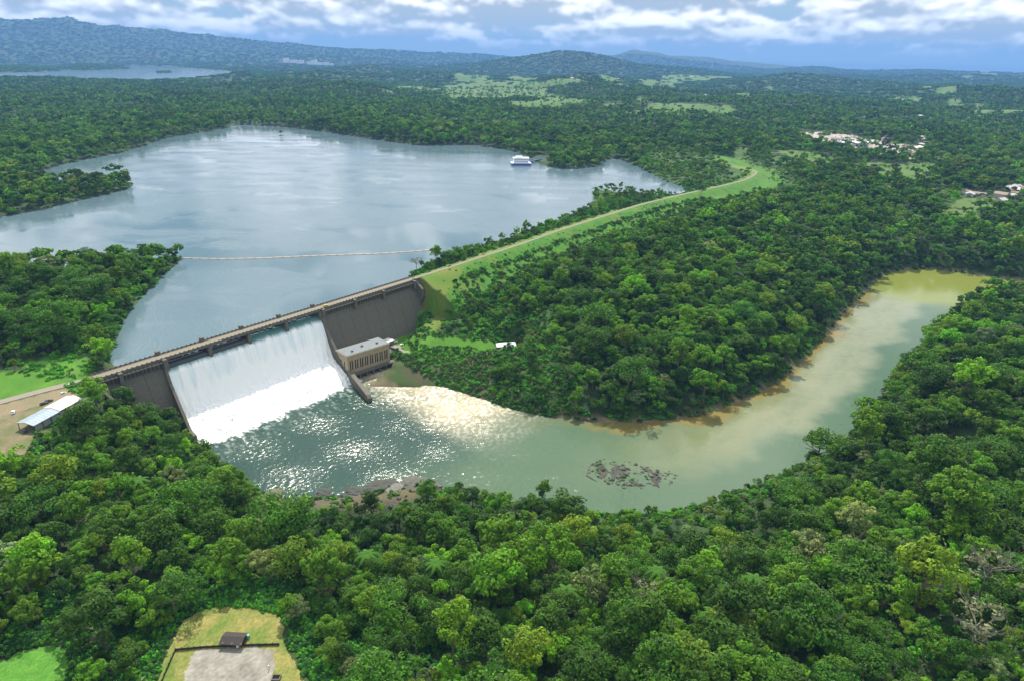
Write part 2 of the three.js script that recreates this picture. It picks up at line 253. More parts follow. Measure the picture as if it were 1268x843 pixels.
function drop(g) { // leaves out points that no face uses
  const ix = g.index.array, map = new Int32Array(g.attributes.position.count).fill(-1); let n = 0; const out = new Uint32Array(ix.length);
  for (let i = 0; i < ix.length; i++) { if (map[ix[i]] < 0) map[ix[i]] = n++; out[i] = map[ix[i]]; }
  const r = new THREE.BufferGeometry(); for (const [k, a] of Object.entries(g.attributes)) { const v = new Float32Array(n * a.itemSize); for (let i = 0; i < map.length; i++) if (map[i] >= 0) for (let q = 0; q < a.itemSize; q++) v[map[i] * a.itemSize + q] = a.array[i * a.itemSize + q]; r.setAttribute(k, new THREE.BufferAttribute(v, a.itemSize)); }
  r.setIndex(new THREE.BufferAttribute(out, 1)); return r;
}

// ------------------------------------------------------------------ ground
function groundColour(x, y, z) {
  const dist = Math.hypot(x, z), m = n2(x / 17, z / 17), q = n2(x / 5.3, z / 5.3), f = fbm(x / 160, z / 160, 3);
  const mix = (a, b, t) => [lerp(a[0], b[0], t), lerp(a[1], b[1], t), lerp(a[2], b[2], t)];
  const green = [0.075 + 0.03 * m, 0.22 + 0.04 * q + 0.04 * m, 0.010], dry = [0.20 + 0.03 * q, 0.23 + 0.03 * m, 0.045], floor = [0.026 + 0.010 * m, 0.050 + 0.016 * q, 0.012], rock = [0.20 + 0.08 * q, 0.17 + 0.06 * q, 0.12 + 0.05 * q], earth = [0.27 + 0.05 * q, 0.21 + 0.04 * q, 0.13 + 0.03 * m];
  if (dist < 2200) {
    const [ds, dn] = toDam(x, z);
    if (islet.has(x, z)) return [0.072 + 0.03 * q, 0.078 + 0.03 * q, 0.058];
    if (dirtYard.has(x, z)) return mix([0.30, 0.24, 0.15], [0.22, 0.20, 0.11], clamp(0.5 + m));
    if (lawn.some((l) => l.has(x, z)) || terrace.has(x, z) || bankLawn.has(x, z)) return green;
    if (mound.has(x, z)) return mix([0.09, 0.20, 0.012], [0.16, 0.20, 0.03], clamp(0.5 + m));
    if (bankStrip.has(x, z)) return mix([0.05, 0.10, 0.02], [0.10, 0.085, 0.045], clamp(0.4 + 1.3 * m));
    if (yardP.has(x, z)) return [0.20 + 0.05 * q, 0.18 + 0.05 * q, 0.15];
    const dr = river.has(x, z) ? 0 : polyD(river.p, x, z);
    if (dr < 1200 && rockBank.has(x, z)) return mix([0.09 + 0.05 * q, 0.08 + 0.04 * q, 0.055], [0.12, 0.105, 0.05], clamp(0.4 + m * 1.4));
    if (dr < 5 && z > -330 - 0.4 * x || dr < 2.5) return mix(mix(rock, earth, clamp(0.5 + m)), [0.06, 0.09, 0.02], sst(-0.2, 0.4, n2(x / 12 + 5, z / 12)));
    const de = polyD(embLine, x, z, false);
    if (de < 54) { const [, sd] = sideOf(x, z); if (sd > 0) return mix(mix([0.06 + 0.03 * m, 0.20 + 0.05 * q, 0.006], [0.10, 0.20, 0.014], sst(0.1, 0.6, n2(x / 30 + 3, z / 30) + 0.4 * q)), [0.035, 0.10, 0.008], sst(0.0, 0.6, n2(x / 9, z / 9 + 8)) * 0.6); if (de < 16) return mix(green, dry, clamp(0.5 + m)); }
    if (de < 170 && (ds > 270 || dn > 200)) return mix([0.035, 0.085, 0.015], [0.06, 0.14, 0.02], clamp(0.5 + m + f));
  }
  if (dist > 900) {
    if (quarry.has(x, z)) return [0.44 + 0.12 * q, 0.40 + 0.10 * q, 0.36 + 0.08 * m];
    if (inField(x, z)) return mix([0.065, 0.17, 0.016], [0.11, 0.17, 0.035], clamp(0.45 + 1.2 * f + 0.4 * m));
  }
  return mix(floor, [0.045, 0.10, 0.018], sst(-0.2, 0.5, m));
}
let groundY;
const terrainMat = new THREE.MeshStandardMaterial({ color: 0xffffff, vertexColors: true, roughness: 1, map: T.grass, bumpMap: T.grain, bumpScale: 0.35 });
{
  const axis = (marks) => { const out = [marks[0][0]]; for (let k = 0; k < marks.length - 1; k++) { const [a, sa] = marks[k], [b, sb] = marks[k + 1]; const n = Math.max(1, Math.round(Math.abs(b - a) / ((sa + sb) / 2))); for (let i = 1; i <= n; i++) { const t = i / n; out.push(a + (b - a) * (sa === sb ? t : (sa * t + (sb - sa) * t * t / 2) / ((sa + sb) / 2))); } } return out; };
  const xs = axis([[-26000, 900], [-12000, 400], [-3000, 50], [-1500, 12], [-550, 5], [750, 5], [1500, 12], [3000, 50], [12000, 400], [26000, 900]]);
  const zs = axis([[250, 12], [-80, 5], [-900, 5], [-1500, 9], [-2800, 12], [-6000, 45], [-13000, 110], [-30000, 500]]);
  console.log('ground', xs.length, zs.length);
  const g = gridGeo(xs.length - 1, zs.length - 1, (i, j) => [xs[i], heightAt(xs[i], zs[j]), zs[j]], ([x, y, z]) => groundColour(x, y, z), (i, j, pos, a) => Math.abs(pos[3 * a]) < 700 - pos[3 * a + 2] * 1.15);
  const P3 = g.attributes.position.array, W = xs.length, find = (a, v, dir) => { let lo = 0, hi = a.length - 2; while (lo < hi) { const m = (lo + hi + 1) >> 1; if ((a[m] - v) * dir <= 0) lo = m; else hi = m - 1; } return lo; };
  groundY = (x, z) => { const i = find(xs, x, 1), j = find(zs, z, -1), u = clamp((x - xs[i]) / (xs[i + 1] - xs[i])), v = clamp((z - zs[j]) / (zs[j + 1] - zs[j])), a = (j * W + i) * 3 + 1, h00 = P3[a], h10 = P3[a + 3], h01 = P3[a + 3 * W], h11 = P3[a + 3 * W + 3]; return u + v < 1 ? h00 + u * (h10 - h00) + v * (h01 - h00) : h11 + (1 - u) * (h01 - h11) + (1 - v) * (h10 - h11); };
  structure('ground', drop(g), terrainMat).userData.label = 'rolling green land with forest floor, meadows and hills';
}
console.log('ground done');

// ------------------------------------------------------------------ water
const waterMat = new THREE.MeshPhysicalMaterial({ color: col(0.095, 0.15, 0.18), roughness: 0.10, ior: 1.33, bumpMap: texture(1024, (u, v) => { const n = 0.5 + 0.55 * tile(u, v, 9, 2, 6) + 0.12 * tile(u, v, 3, 40, 3); return [n, n, n]; }), bumpScale: 0.2 });
waterMat.bumpMap.repeat.set(12 / 130, 12 / 130);
{
  const sheet = (r, y, name, label, mat, pad) => { const s = new THREE.Shape(r.p.map(([x, z]) => new THREE.Vector2(x, -z))); const g = new THREE.ShapeGeometry(s); g.rotateX(-Math.PI / 2); g.translate(0, y, 0); const p = g.attributes.position, uv = g.attributes.uv; for (let i = 0; i < p.count; i++) uv.setXY(i, p.getX(i) / 12, p.getZ(i) / 12); const m = structure(name, g, mat); m.userData.label = label; return m; };
  const grow = (r, d) => { // pushes an outline out under the banks
    const a = r.p, n = a.length, area = a.reduce((s, p, i) => s + p[0] * a[(i + 1) % n][1] - a[(i + 1) % n][0] * p[1], 0), sg = area > 0 ? 1 : -1;
    return region(a.map((p, i) => { const q = a[(i + n - 1) % n], w = a[(i + 1) % n], dx = w[0] - q[0], dz = w[1] - q[1], l = Math.hypot(dx, dz) || 1; const [ds, dn] = toDam(...p); if (ds > -5 && ds < DL + 5 && dn > -12 && dn < 0) return p; return [p[0] + sg * dz / l * d, p[1] - sg * dx / l * d]; }));
  };
  // the reservoir's surface: wind ruffles it in patches and leaves slicks between them
  const calm = [0.22, 0.10, 0.035].map((b, k) => { const m = waterMat.clone(); m.bumpScale = b; m.roughness = [0.11, 0.08, 0.05][k]; return m; }), out = [[], [], []];
  for (const [za, zb, st] of [[reservoir.d + 6, -960, 3.5], [-960, reservoir.c - 12, 12]]) {
    for (let z = za; z > zb + 0.01; z -= st) { const z2 = Math.max(zb, z - st); for (let x = reservoir.a - st; x < reservoir.b + st; x += st) { const cx = x + st / 2, cz = (z + z2) / 2; if (!reservoir.has(cx, cz) && polyD(reservoir.p, cx, cz) > st) continue; const [ds, dn] = toDam(cx, cz); if (ds > -4 && ds < DL + 3 && dn > -5.5) continue;
      const w = fbm(cx / 210 + 0.5 * fbm(cx / 90, cz / 90, 2), cz / 75 + 0.9 * fbm(cx / 120 + 4, cz / 120, 3), 4) + 0.16 * sst(-1150, -620, cz); out[w > 0.20 ? 2 : w > 0.10 ? 1 : 0].push(x, z, x + st, z2); } }
  }
  out.forEach((l, k) => { const n = l.length / 4, pos = new Float32Array(n * 12), uv = new Float32Array(n * 8), ix = []; for (let i = 0; i < n; i++) { const [x, z, x2, z2] = l.slice(4 * i, 4 * i + 4); [[x, z], [x2, z], [x2, z2], [x, z2]].forEach(([u, v], q) => { pos.set([u, RES, v], 12 * i + 3 * q); uv.set([u / 12, v / 12], 8 * i + 2 * q); }); ix.push(4 * i, 4 * i + 1, 4 * i + 2, 4 * i, 4 * i + 2, 4 * i + 3); } const g = new THREE.BufferGeometry(); g.setAttribute('position', new THREE.BufferAttribute(pos, 3)); g.setAttribute('uv', new THREE.BufferAttribute(uv, 2)); g.setIndex(ix); g.computeVertexNormals(); structure('reservoir_water', g, calm[k]).userData.label = ['wind ruffled grey blue reservoir behind the dam', 'half calm water between ruffled reservoir patches', 'smooth slicks on the reservoir mirroring clouds'][k]; });
  sheet(farLake, RES, 'lake_water', 'pale far arm of the lake below the mountains', waterMat);
}
// spillway surface: where the falling sheet runs, by distance n from the crest
function ogee(n) { if (n < 2) return 45.2 - 0.12 * (n + 6) * 0.5 - (n > -2 ? 0.10 * (n + 2) ** 2 : 0); const t = n - 2; if (t < 5) return 43.1 - 0.35 * t - 0.065 * t * t; const y5 = 43.1 - 1.75 - 1.625; return y5 - (t - 5) * 2.3; }
const SKEW = -0.14;
function spillN(n) { const y = ogee(n), apron = 16.5 - (n - 13) * 0.47 - 0.10 * Math.max(0, n - 40) ** 1.5, k = 2.2, m = Math.max(y, apron); return m + k * Math.log(Math.exp((y - m) / k) + Math.exp((apron - m) / k)) - (n < 6 ? k * Math.log(1 + Math.exp((apron - y) / k)) : 0); }
const S = (s, n) => D(s + SKEW * n, n);
{
  const foamC = [0.86, 0.88, 0.88], thin = [0.66, 0.76, 0.79], glassy = [0.12, 0.26, 0.24];
  // water torn thin where it runs over the blocks of the apron
  const marks = [[286, 515], [336, 497], [382, 479]].map(([a, b]) => { const p = at(a, b, 7), [ds, dn] = toDam(p.x, p.z); return [ds - SKEW * dn, dn]; });
  const cols = 330, rows = 150, s0 = 38.2, s1 = 169.3, nA = -5, nB = 48;
  const g = gridGeo(cols, rows, (i, j) => {
    const s = lerp(s0, s1, i / cols), n = lerp(nA, nB, j / rows), [x, z] = S(s, n), fall = sst(3, 10, n), st = fbm(s * 0.30, n * 0.05, 3) + 0.45 * fbm(s * 0.9 + 9, n * 0.14, 3), chop = sst(11, 17, n);
    return [x, spillN(n) + fall * (2.4 * st * (1 - 0.5 * chop) + 0.15) + chop * 1.5 * fbm(s / 2.4, n / 2.4, 4), z];
  }, (p, i, j) => {
    const s = lerp(s0, s1, i / cols), n = lerp(nA, nB, j / rows), st = 1.1 * fbm(s * 0.24 + 40, n * 0.05, 4) + 0.5 * fbm(s * 0.8, n * 0.11 + 4, 4);
    let w = sst(1.5, 6.5, n + 2.5 * st), f = clamp(0.70 + 1.1 * st + 1.4 * sst(10.5, 15, n + 2 * st));
    for (const ps of [71, 103, 136.5]) f -= 0.55 * Math.exp(-(((s - ps) / 1.5) ** 2)) * sst(15, 6, n) * (0.6 + n2(s, n * 0.2));
    let torn = 0; for (const [ms, mn] of marks) { const u = s - ms, v = n - mn; if (Math.abs(u) < 5 && Math.abs(v) < 3.4) torn += 0.8 * sst(3.4, 1.6, Math.abs(v)) * sst(4.6, 3.2, Math.abs(u)) * sst(0.1, 0.9, Math.sin(u * 2.4 + v * 1.1)); }
    const c = thin.map((v, k) => lerp(v, foamC[k], clamp(f))).map((v, k) => lerp(v, [0.26, 0.33, 0.35][k], clamp(torn))); return glassy.map((v, k) => lerp(v, c[k], w));
  });
  structure('spillway_water', g, new THREE.MeshPhysicalMaterial({ vertexColors: true, roughness: 0.42, ior: 1.33, specularIntensity: 0.6, side: THREE.DoubleSide })).userData.label = 'white water sheet pouring down the dam spillway';
}
{
  // the river: turbid green, turbine tan with painted glare, broken white foam below the spillway
  const zone = (x, z) => toDam(x, z);
  const upBank = pol([[480, 455], [540, 477], [590, 491], [640, 509], [700, 519], [760, 523], [830, 521], [880, 511], [930, 491], [970, 470], [1010, 432], [1045, 388], [1073, 362], [1095, 340], [1130, 332], [1268, 350]], 0), lowBank = pol([[250, 548], [275, 585], [360, 622], [450, 612], [550, 606], [690, 634], [780, 640], [850, 634], [900, 612], [1000, 574], [1052, 542], [1088, 505], [1128, 440], [1190, 376], [1300, 362]], 0);
  const olive = P(1150, 345, 0);
  const colour = ([x, y, z]) => {
    const [ds, dn] = zone(x, z), wob = 14 * fbm(x / 34, z / 34, 4), fine = fbm(x / 6, z / 6, 3), sn = ds - SKEW * dn;
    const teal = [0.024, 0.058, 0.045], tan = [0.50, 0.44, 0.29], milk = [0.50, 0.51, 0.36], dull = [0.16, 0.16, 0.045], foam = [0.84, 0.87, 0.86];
    const mix = (a, b, t) => a.map((v, k) => lerp(v, b[k], clamp(t)));
    let c = teal;
    const dU = polyD(upBank, x, z, false), dL = polyD(lowBank, x, z, false), lat = dU / (dU + dL + 0.01), ww = wob * 0.012;
    const run = fbm(dn / 70 + 0.6 * fbm(x / 40, z / 40, 3), lat * 3.2 + 3 + 0.8 * fbm(x / 26, z / 26, 3), 4) + 0.25 * fbm(x / 9, z / 9, 3), l2 = lat + ww * 1.6 + 0.10 * run;   // streaks drawn out along the current
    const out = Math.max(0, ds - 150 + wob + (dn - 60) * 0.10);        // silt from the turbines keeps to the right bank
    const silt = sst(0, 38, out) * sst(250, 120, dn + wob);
    c = mix(c, tan, silt * (0.8 + 0.7 * run));  // muddy tan, made paler so the colour also carries sun glare
    { const lace = fbm(x / 2.6, z / 4.2, 4) + 0.35 * fbm(x / 14, z / 14, 2); c = mix(c, [0.78, 0.75, 0.66], silt * sst(47, 64, dn) * sst(-0.10, 0.30, lace) * 0.8); }  // cream lace: turbulent foam plus sun glare painted into the colour
    const mid = sst(150, 230, dn + wob); c = mix(c, [0.075, 0.125, 0.075], mid);
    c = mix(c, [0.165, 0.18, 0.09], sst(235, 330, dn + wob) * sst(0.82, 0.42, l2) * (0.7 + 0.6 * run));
    c = mix(c, [0.25, 0.265, 0.185], sst(300, 400, dn + wob) * sst(0.10, 0.26, l2) * sst(0.85, 0.5, l2) * (0.75 + 0.8 * run));  // pale midstream water, its bright reflection painted into the colour
    c = mix(c, [0.19, 0.15, 0.045], sst(190, 270, dn) * sst(520, 400, dn) * sst(0.20, 0.05, l2) * 0.9);
    const od = Math.hypot(x - olive[0], z - olive[1]); c = mix(c, [0.17, 0.20, 0.04], sst(140, 95, od + wob));
    if (sn > 30 && sn < 178) {
      const edge = dn - 50.8 - 9 * fbm(sn / 15, 3, 4) - (4.5 + 3 * fbm(sn / 20, 8, 2)) * fbm(sn / 1.8, dn / 6, 4) * 2.4;
      c = mix(c, foam, sst(2.5, -1.5, edge));
      const lace = fbm(sn / 3 + 5, dn / 9, 4); c = mix(c, [0.45, 0.55, 0.52], sst(34, 0, edge) * sst(0.10, 0.34, lace) * 0.55);
    }
    return c;
  };
  const st = 1.05, x0 = Math.floor(river.a) - 6, x1 = Math.min(river.b, 760), z0 = river.c - 6, z1 = river.d + 6, cols = Math.ceil((x1 - x0) / st), rows = Math.ceil((z1 - z0) / st);
  const live = new Uint8Array((cols + 1) * (rows + 1)); for (let j = 0; j <= rows; j++) for (let i = 0; i <= cols; i++) { const x = x0 + i * st, z = z0 + j * st; live[j * (cols + 1) + i] = river.has(x, z) || polyD(river.p, x, z) < 4 ? 1 : 0; }
  const isLive = (i, j) => live[j * (cols + 1) + i];
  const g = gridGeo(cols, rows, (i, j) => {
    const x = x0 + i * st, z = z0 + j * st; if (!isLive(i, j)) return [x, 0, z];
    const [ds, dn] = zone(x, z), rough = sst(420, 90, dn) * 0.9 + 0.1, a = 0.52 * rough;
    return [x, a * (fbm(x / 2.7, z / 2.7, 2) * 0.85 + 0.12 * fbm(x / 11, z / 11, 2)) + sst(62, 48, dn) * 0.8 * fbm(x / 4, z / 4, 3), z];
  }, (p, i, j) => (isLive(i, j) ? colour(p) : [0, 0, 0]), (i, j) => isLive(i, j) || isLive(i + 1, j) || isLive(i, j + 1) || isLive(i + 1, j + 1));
  const chop = waterMat.bumpMap.clone(); chop.repeat.set(12 / 70, 12 / 70); chop.needsUpdate = true;
  // the same sheet in three reaches, each calmer than the one above it
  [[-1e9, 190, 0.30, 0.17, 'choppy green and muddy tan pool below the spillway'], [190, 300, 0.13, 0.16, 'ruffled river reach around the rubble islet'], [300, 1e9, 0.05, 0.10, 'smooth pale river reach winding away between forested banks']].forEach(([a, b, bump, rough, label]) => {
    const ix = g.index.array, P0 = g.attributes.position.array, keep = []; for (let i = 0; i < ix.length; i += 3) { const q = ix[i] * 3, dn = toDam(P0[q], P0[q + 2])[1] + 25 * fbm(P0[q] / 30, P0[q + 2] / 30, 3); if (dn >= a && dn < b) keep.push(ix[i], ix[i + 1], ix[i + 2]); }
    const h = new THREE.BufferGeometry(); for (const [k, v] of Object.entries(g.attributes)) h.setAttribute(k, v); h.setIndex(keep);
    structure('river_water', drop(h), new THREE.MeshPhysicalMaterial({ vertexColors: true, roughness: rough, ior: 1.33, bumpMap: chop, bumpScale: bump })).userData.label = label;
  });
}
console.log('water done');
//@@PART2
// ------------------------------------------------------------------ roads and yards
function ribbon(line, half, y, dy, name, mat, label, step = 4) {
  const pts = new THREE.CatmullRomCurve3(line.map(([x, z]) => new THREE.Vector3(x, 0, z)), false, 'centripetal'), n = Math.ceil(pts.getLength() / step);
  const g = gridGeo(2, n, (i, j) => { const p = pts.getPointAt(j / n), t = pts.getTangentAt(j / n), l = Math.hypot(t.x, t.z), o = (i - 1) * half, x = p.x - t.z / l * o, z = p.z + t.x / l * o; return [x, (y ?? groundY(p.x, p.z)) + dy, z]; });
  const m = structure(name, g, mat); m.userData.label = label; return m;
}
const roadMat = std(0.235, 0.215, 0.17, 0.95, { map: T.grain });
ribbon(embLine, 2.1, ROAD, 0.18, 'crest_road', roadMat, 'pale gravel road along the grassy embankment crest');
ribbon([...leftLine.slice(0, -1), D(-7, -2)], 3.4, 50.6, 0.3, 'approach_road', std(0.27, 0.245, 0.195, 0.95, { map: T.grain }), 'pale concrete road leading onto the dam');
ribbon(accessLine, 3, 8, 0.25, 'access_road', std(0.27, 0.25, 0.21, 0.95, { map: T.grain }), 'grey service road from the powerhouse along the river bank');
function patch(r, y, name, mat, label, step, wob = 1.5, hgt = 0) { // a sheet with an uneven edge
  const cols = Math.ceil((r.b - r.a + 8) / step), rows = Math.ceil((r.d - r.c + 8) / step), x0 = r.a - 4, z0 = r.c - 4;
  const ok = (x, z) => r.has(x + wob * fbm(x / 4, z / 4, 3), z + wob * fbm(x / 4 + 9, z / 4, 3));
  const g = gridGeo(cols, rows, (i, j) => [x0 + i * step, y + hgt * (0.5 + fbm((x0 + i * step) / 2, (z0 + j * step) / 2, 3)), z0 + j * step], mat.vertexColors ? ([x, , z]) => mat.userData.colour(x, z) : null, (i, j) => ok(x0 + (i + 0.5) * step, z0 + (j + 0.5) * step));
  const m = structure(name, drop(g), mat); m.userData.label = label; return m;
}
function mottled(a, b, k, extra = {}) { const m = new THREE.MeshStandardMaterial({ vertexColors: true, roughness: 1, map: T.grass, bumpMap: T.grain, bumpScale: 0.3, side: THREE.DoubleSide, ...extra }); m.userData.colour = (x, z) => { const t = clamp(0.5 + 1.3 * fbm(x / k, z / k, 4)), q = 1 + 0.3 * n2(x / 1.3, z / 1.3); return a.map((v, i) => lerp(v, b[i], t) * q); }; return m; }
patch(clearing, CLR + 0.06, 'mown_grass', mottled([0.13, 0.20, 0.03], [0.30, 0.27, 0.08], 9), 'mown yellowish grass around the gravel yard', 0.6, 1.6, 0.08);
patch(gravel, CLR + 0.16, 'gravel_yard', mottled([0.22, 0.21, 0.18], [0.36, 0.345, 0.30], 7, { map: T.grain }), 'pale grey gravel yard inside the low fence', 0.6, 2.0, 0.03);
patch(cornerLawn, CLR + 0.06, 'corner_lawn', mottled([0.07, 0.24, 0.02], [0.11, 0.30, 0.03], 6), 'bright green lawn at the forest edge', 0.8, 1.6, 0.1);
patch(dirtYard, 49.08, 'dirt_yard', mottled([0.24, 0.19, 0.12], [0.12, 0.15, 0.05], 10, { map: T.grain }), 'brown dirt yard around the long shed', 1, 3, 0.03);

// ------------------------------------------------------------------ the dam
const concrete = std(0.165, 0.155, 0.122, 0.92, { map: T.stain, bumpMap: T.grain, bumpScale: 0.06 }), paleConcrete = concrete, midConcrete = concrete, darkConcrete = concrete;   // old, rain-streaked concrete everywhere
const steel = std(0.06, 0.07, 0.07, 0.5, { metalness: 0.4 });
function prism(profile, s0, s1) { // profile of [n, y], drawn along the dam from s0 to s1
  const sh = new THREE.Shape(profile.map(([n, y]) => new THREE.Vector2(n, y))), g = new THREE.ExtrudeGeometry(sh, { depth: s1 - s0, bevelEnabled: false });
  g.applyMatrix4(new THREE.Matrix4().set(0, 0, 1, s0, 0, 1, 0, 0, 1, 0, 0, 0, 0, 0, 0, 1)); const ix = g.index ? g.toNonIndexed() : g; // (n, y, s) to (s, y, n) turns the faces over; both sides show
  ix.computeVertexNormals(); return metric(ix, 9);
}
const dam = thing('concrete_dam', 'weathered concrete gravity dam with road on top and four open spillway bays', 'dam');
dam.position.set(DA.x, 0, DA.z); dam.rotation.y = DTURN;
// the wall stands in blocks with open joints between them, and each block in lifts that step back a little
for (const [a, b, foot] of [[-8, 36.9, 24.4], [171.2, DL + 4, 21.0]]) {
  const n = Math.round((b - a) / 15), prof = [[-7, -3], [-7, 50], [3, 50], [3, 44.8]]; for (let k = 1; k <= 12; k++) { const t = k / 12, x = lerp(3, foot, t), y = lerp(44.8, -3, t); prof.push([x - 0.14, y + 0.16], [x, y]); }
  for (let k = 0; k < n; k++) mesh('wall_block', prism(prof, lerp(a, b, k / n) + (k ? 0.09 : 0), lerp(a, b, (k + 1) / n) - 0.09), darkConcrete, dam);
  mesh('wall_core', prism([[-6.8, -3], [-6.8, 49.6], [2.6, 49.6], [2.6, 44.6], [foot - 0.5, -3]], a + 0.3, b - 0.3), darkConcrete, dam);
}
mesh('wing_wall', prism([[3, 30], [3, 50.4], [12, 44], [13, 36], [10, 30]], DL - 1, DL + 1.6), midConcrete, dam);
mesh('spillway_crest', prism([[-7, -3], [-7, 41], [-2, 43.3], [2, 42], [5, 37.5], [12, 14], [22, 4], [40, -3]], 36.9, 171.2), midConcrete, dam);
for (const s of [38.2, 71, 103, 136.5, 169.5]) {
  const sh = new THREE.Shape(); sh.moveTo(-1.5, -7); sh.absarc(0, -7, 1.5, Math.PI, 2 * Math.PI, false); sh.lineTo(1.5, 3); sh.absarc(0, 3, 1.5, 0, Math.PI, false); sh.lineTo(-1.5, -7);
  const g = new THREE.ExtrudeGeometry(sh, { depth: 13.6, bevelEnabled: false }); g.rotateX(Math.PI / 2); g.translate(s, 49.8, 0);
  const p = mesh('pier', metric(g, 9), midConcrete, dam);
  const t = new RoundedBoxGeometry(3.0, 3.2, 2.6, 2, 0.25); t.translate(s, 52.4, -7.4); const tw = mesh('control_turret', metric(t, 6), paleConcrete, p); void tw;
}
[[38.2, 71], [71, 103], [103, 136.5], [136.5, 169.5]].forEach(([a, b], k) => {
  const hi = k < 2, pr = []; for (let i = 0; i <= 10; i++) { const t = i / 10 * Math.PI * 0.42; pr.push([(hi ? 2.2 : -1.5) + 3 * Math.sin(t) - 2.5, (hi ? 46.6 : 44.6) - 4.6 * (1 - Math.cos(t))]); } pr.push([-2.6, 41.4], [-2.6, hi ? 46.4 : 44.4]);  // first two gates raised: dark steel standing in for shade under the deck
  mesh('drum_gate', prism(pr, a + 1.55, b - 1.55), steel, dam);
});
mesh('deck', metric(box(DL + 14, 1.1, 10.6, DL / 2, 50.6, -1.6), 9), concrete, dam);
mesh('roadway', metric(box(DL + 13, 0.12, 6.6, DL / 2, 51.22, -1.8), 9), std(0.24, 0.215, 0.165, 0.95, { map: T.grain }), dam);
for (const z of [-5.6, 2.1]) mesh('footpath', metric(box(DL + 13, 0.3, 0.95, DL / 2, 51.3, z), 9), paleConcrete, dam);
for (const z of [-6.55, 3.35]) {
  mesh('parapet', metric(box(DL + 13.4, 1.05, 0.35, DL / 2, 51.68, z), 9), z > 0 ? concrete : midConcrete, dam);
  for (let s = -4; s < DL + 5; s += 3.3) mesh('parapet_post', POST(), z > 0 ? concrete : midConcrete, dam).position.set(s, 51.9, z);
}
function POST() { return (POST.g ??= metric(box(0.75, 1.75, 0.6), 6)); }
const bracketGeo = (() => { const sh = new THREE.Shape([[0, 0], [0.9, 0.6], [2.4, 4.2], [2.6, 5], [0, 5]].map(([x, y]) => new THREE.Vector2(x, y))); const g = new THREE.ExtrudeGeometry(sh, { depth: 0.9, bevelEnabled: false }); g.rotateY(-Math.PI / 2); return metric(g, 6); })();
for (const [a, b] of [[-6, 36], [173, DL + 1]]) {
  for (let s = a; s < b; s += 2.75) mesh('bracket', bracketGeo, paleConcrete, dam).position.set(s, 44.9, 3.02);
  mesh('fascia', metric(box(b - a + 3, 0.8, 0.4, (a + b) / 2, 49.7, 5.6), 9), concrete, dam);
}
for (const s of [7, 36.6, 171.4, 205, 238, 277]) mesh('buttress', metric(box(2.6, 8.2, 3.6, s, 47.6, 4.6), 6), darkConcrete, dam);
// walls that hold the falling water in
function trainingWall(sA, thick) { const st = []; for (let n = -1; n <= 44; n += 1.5) st.push(n); const pos = [], idx = []; st.forEach((n, k) => { const top = Math.max(6.5, spillN(n) + 3.2, lerp(44, 8, clamp((n - 2) / 34))); for (const [o, y] of [[-thick / 2, -3], [-thick / 2, top], [thick / 2, top], [thick / 2, -3]]) pos.push(sA + SKEW * n + o, y, n); if (k) { const b = 4 * k, a = b - 4; for (let q = 0; q < 3; q++) idx.push(a + q, b + q, a + q + 1, a + q + 1, b + q, b + q + 1); } }); const e = pos.length / 3 - 4; idx.push(0, 1, 2, 0, 2, 3, e, e + 2, e + 1, e, e + 3, e + 2); const g = new THREE.BufferGeometry(); g.setAttribute('position', new THREE.Float32BufferAttribute(pos, 3)); g.setIndex(idx); const f = g.toNonIndexed(); f.computeVertexNormals(); return metric(f, 9); }
mesh('training_wall', trainingWall(37.0, 2.0), darkConcrete, dam); mesh('training_wall', trainingWall(170.8, 2.2), darkConcrete, dam);
{
  const [a, b] = [D(165, 43), D(149.5, 85)], l = Math.hypot(b[0] - a[0], b[1] - a[1]);
  const sh = new THREE.Shape([[0, -4], [0, 8.5], [l * 0.3, 7.2], [l - 2.5, 5.4], [l, 3.4], [l, -4]].map(([x, y]) => new THREE.Vector2(x, y))), g = new THREE.ExtrudeGeometry(sh, { depth: 3.2, bevelEnabled: true, bevelSize: 0.25, bevelThickness: 0.25, bevelSegments: 1 });
  g.translate(0, 0, -1.6); const w = tag(mesh('guide_wall', metric(g, 9), darkConcrete), 'dark tapering concrete guide wall between spillway pool and powerhouse outlet', 'wall');
  w.position.set(a[0], 0, a[1]); w.rotation.y = -Math.atan2(b[1] - a[1], b[0] - a[0]);
}
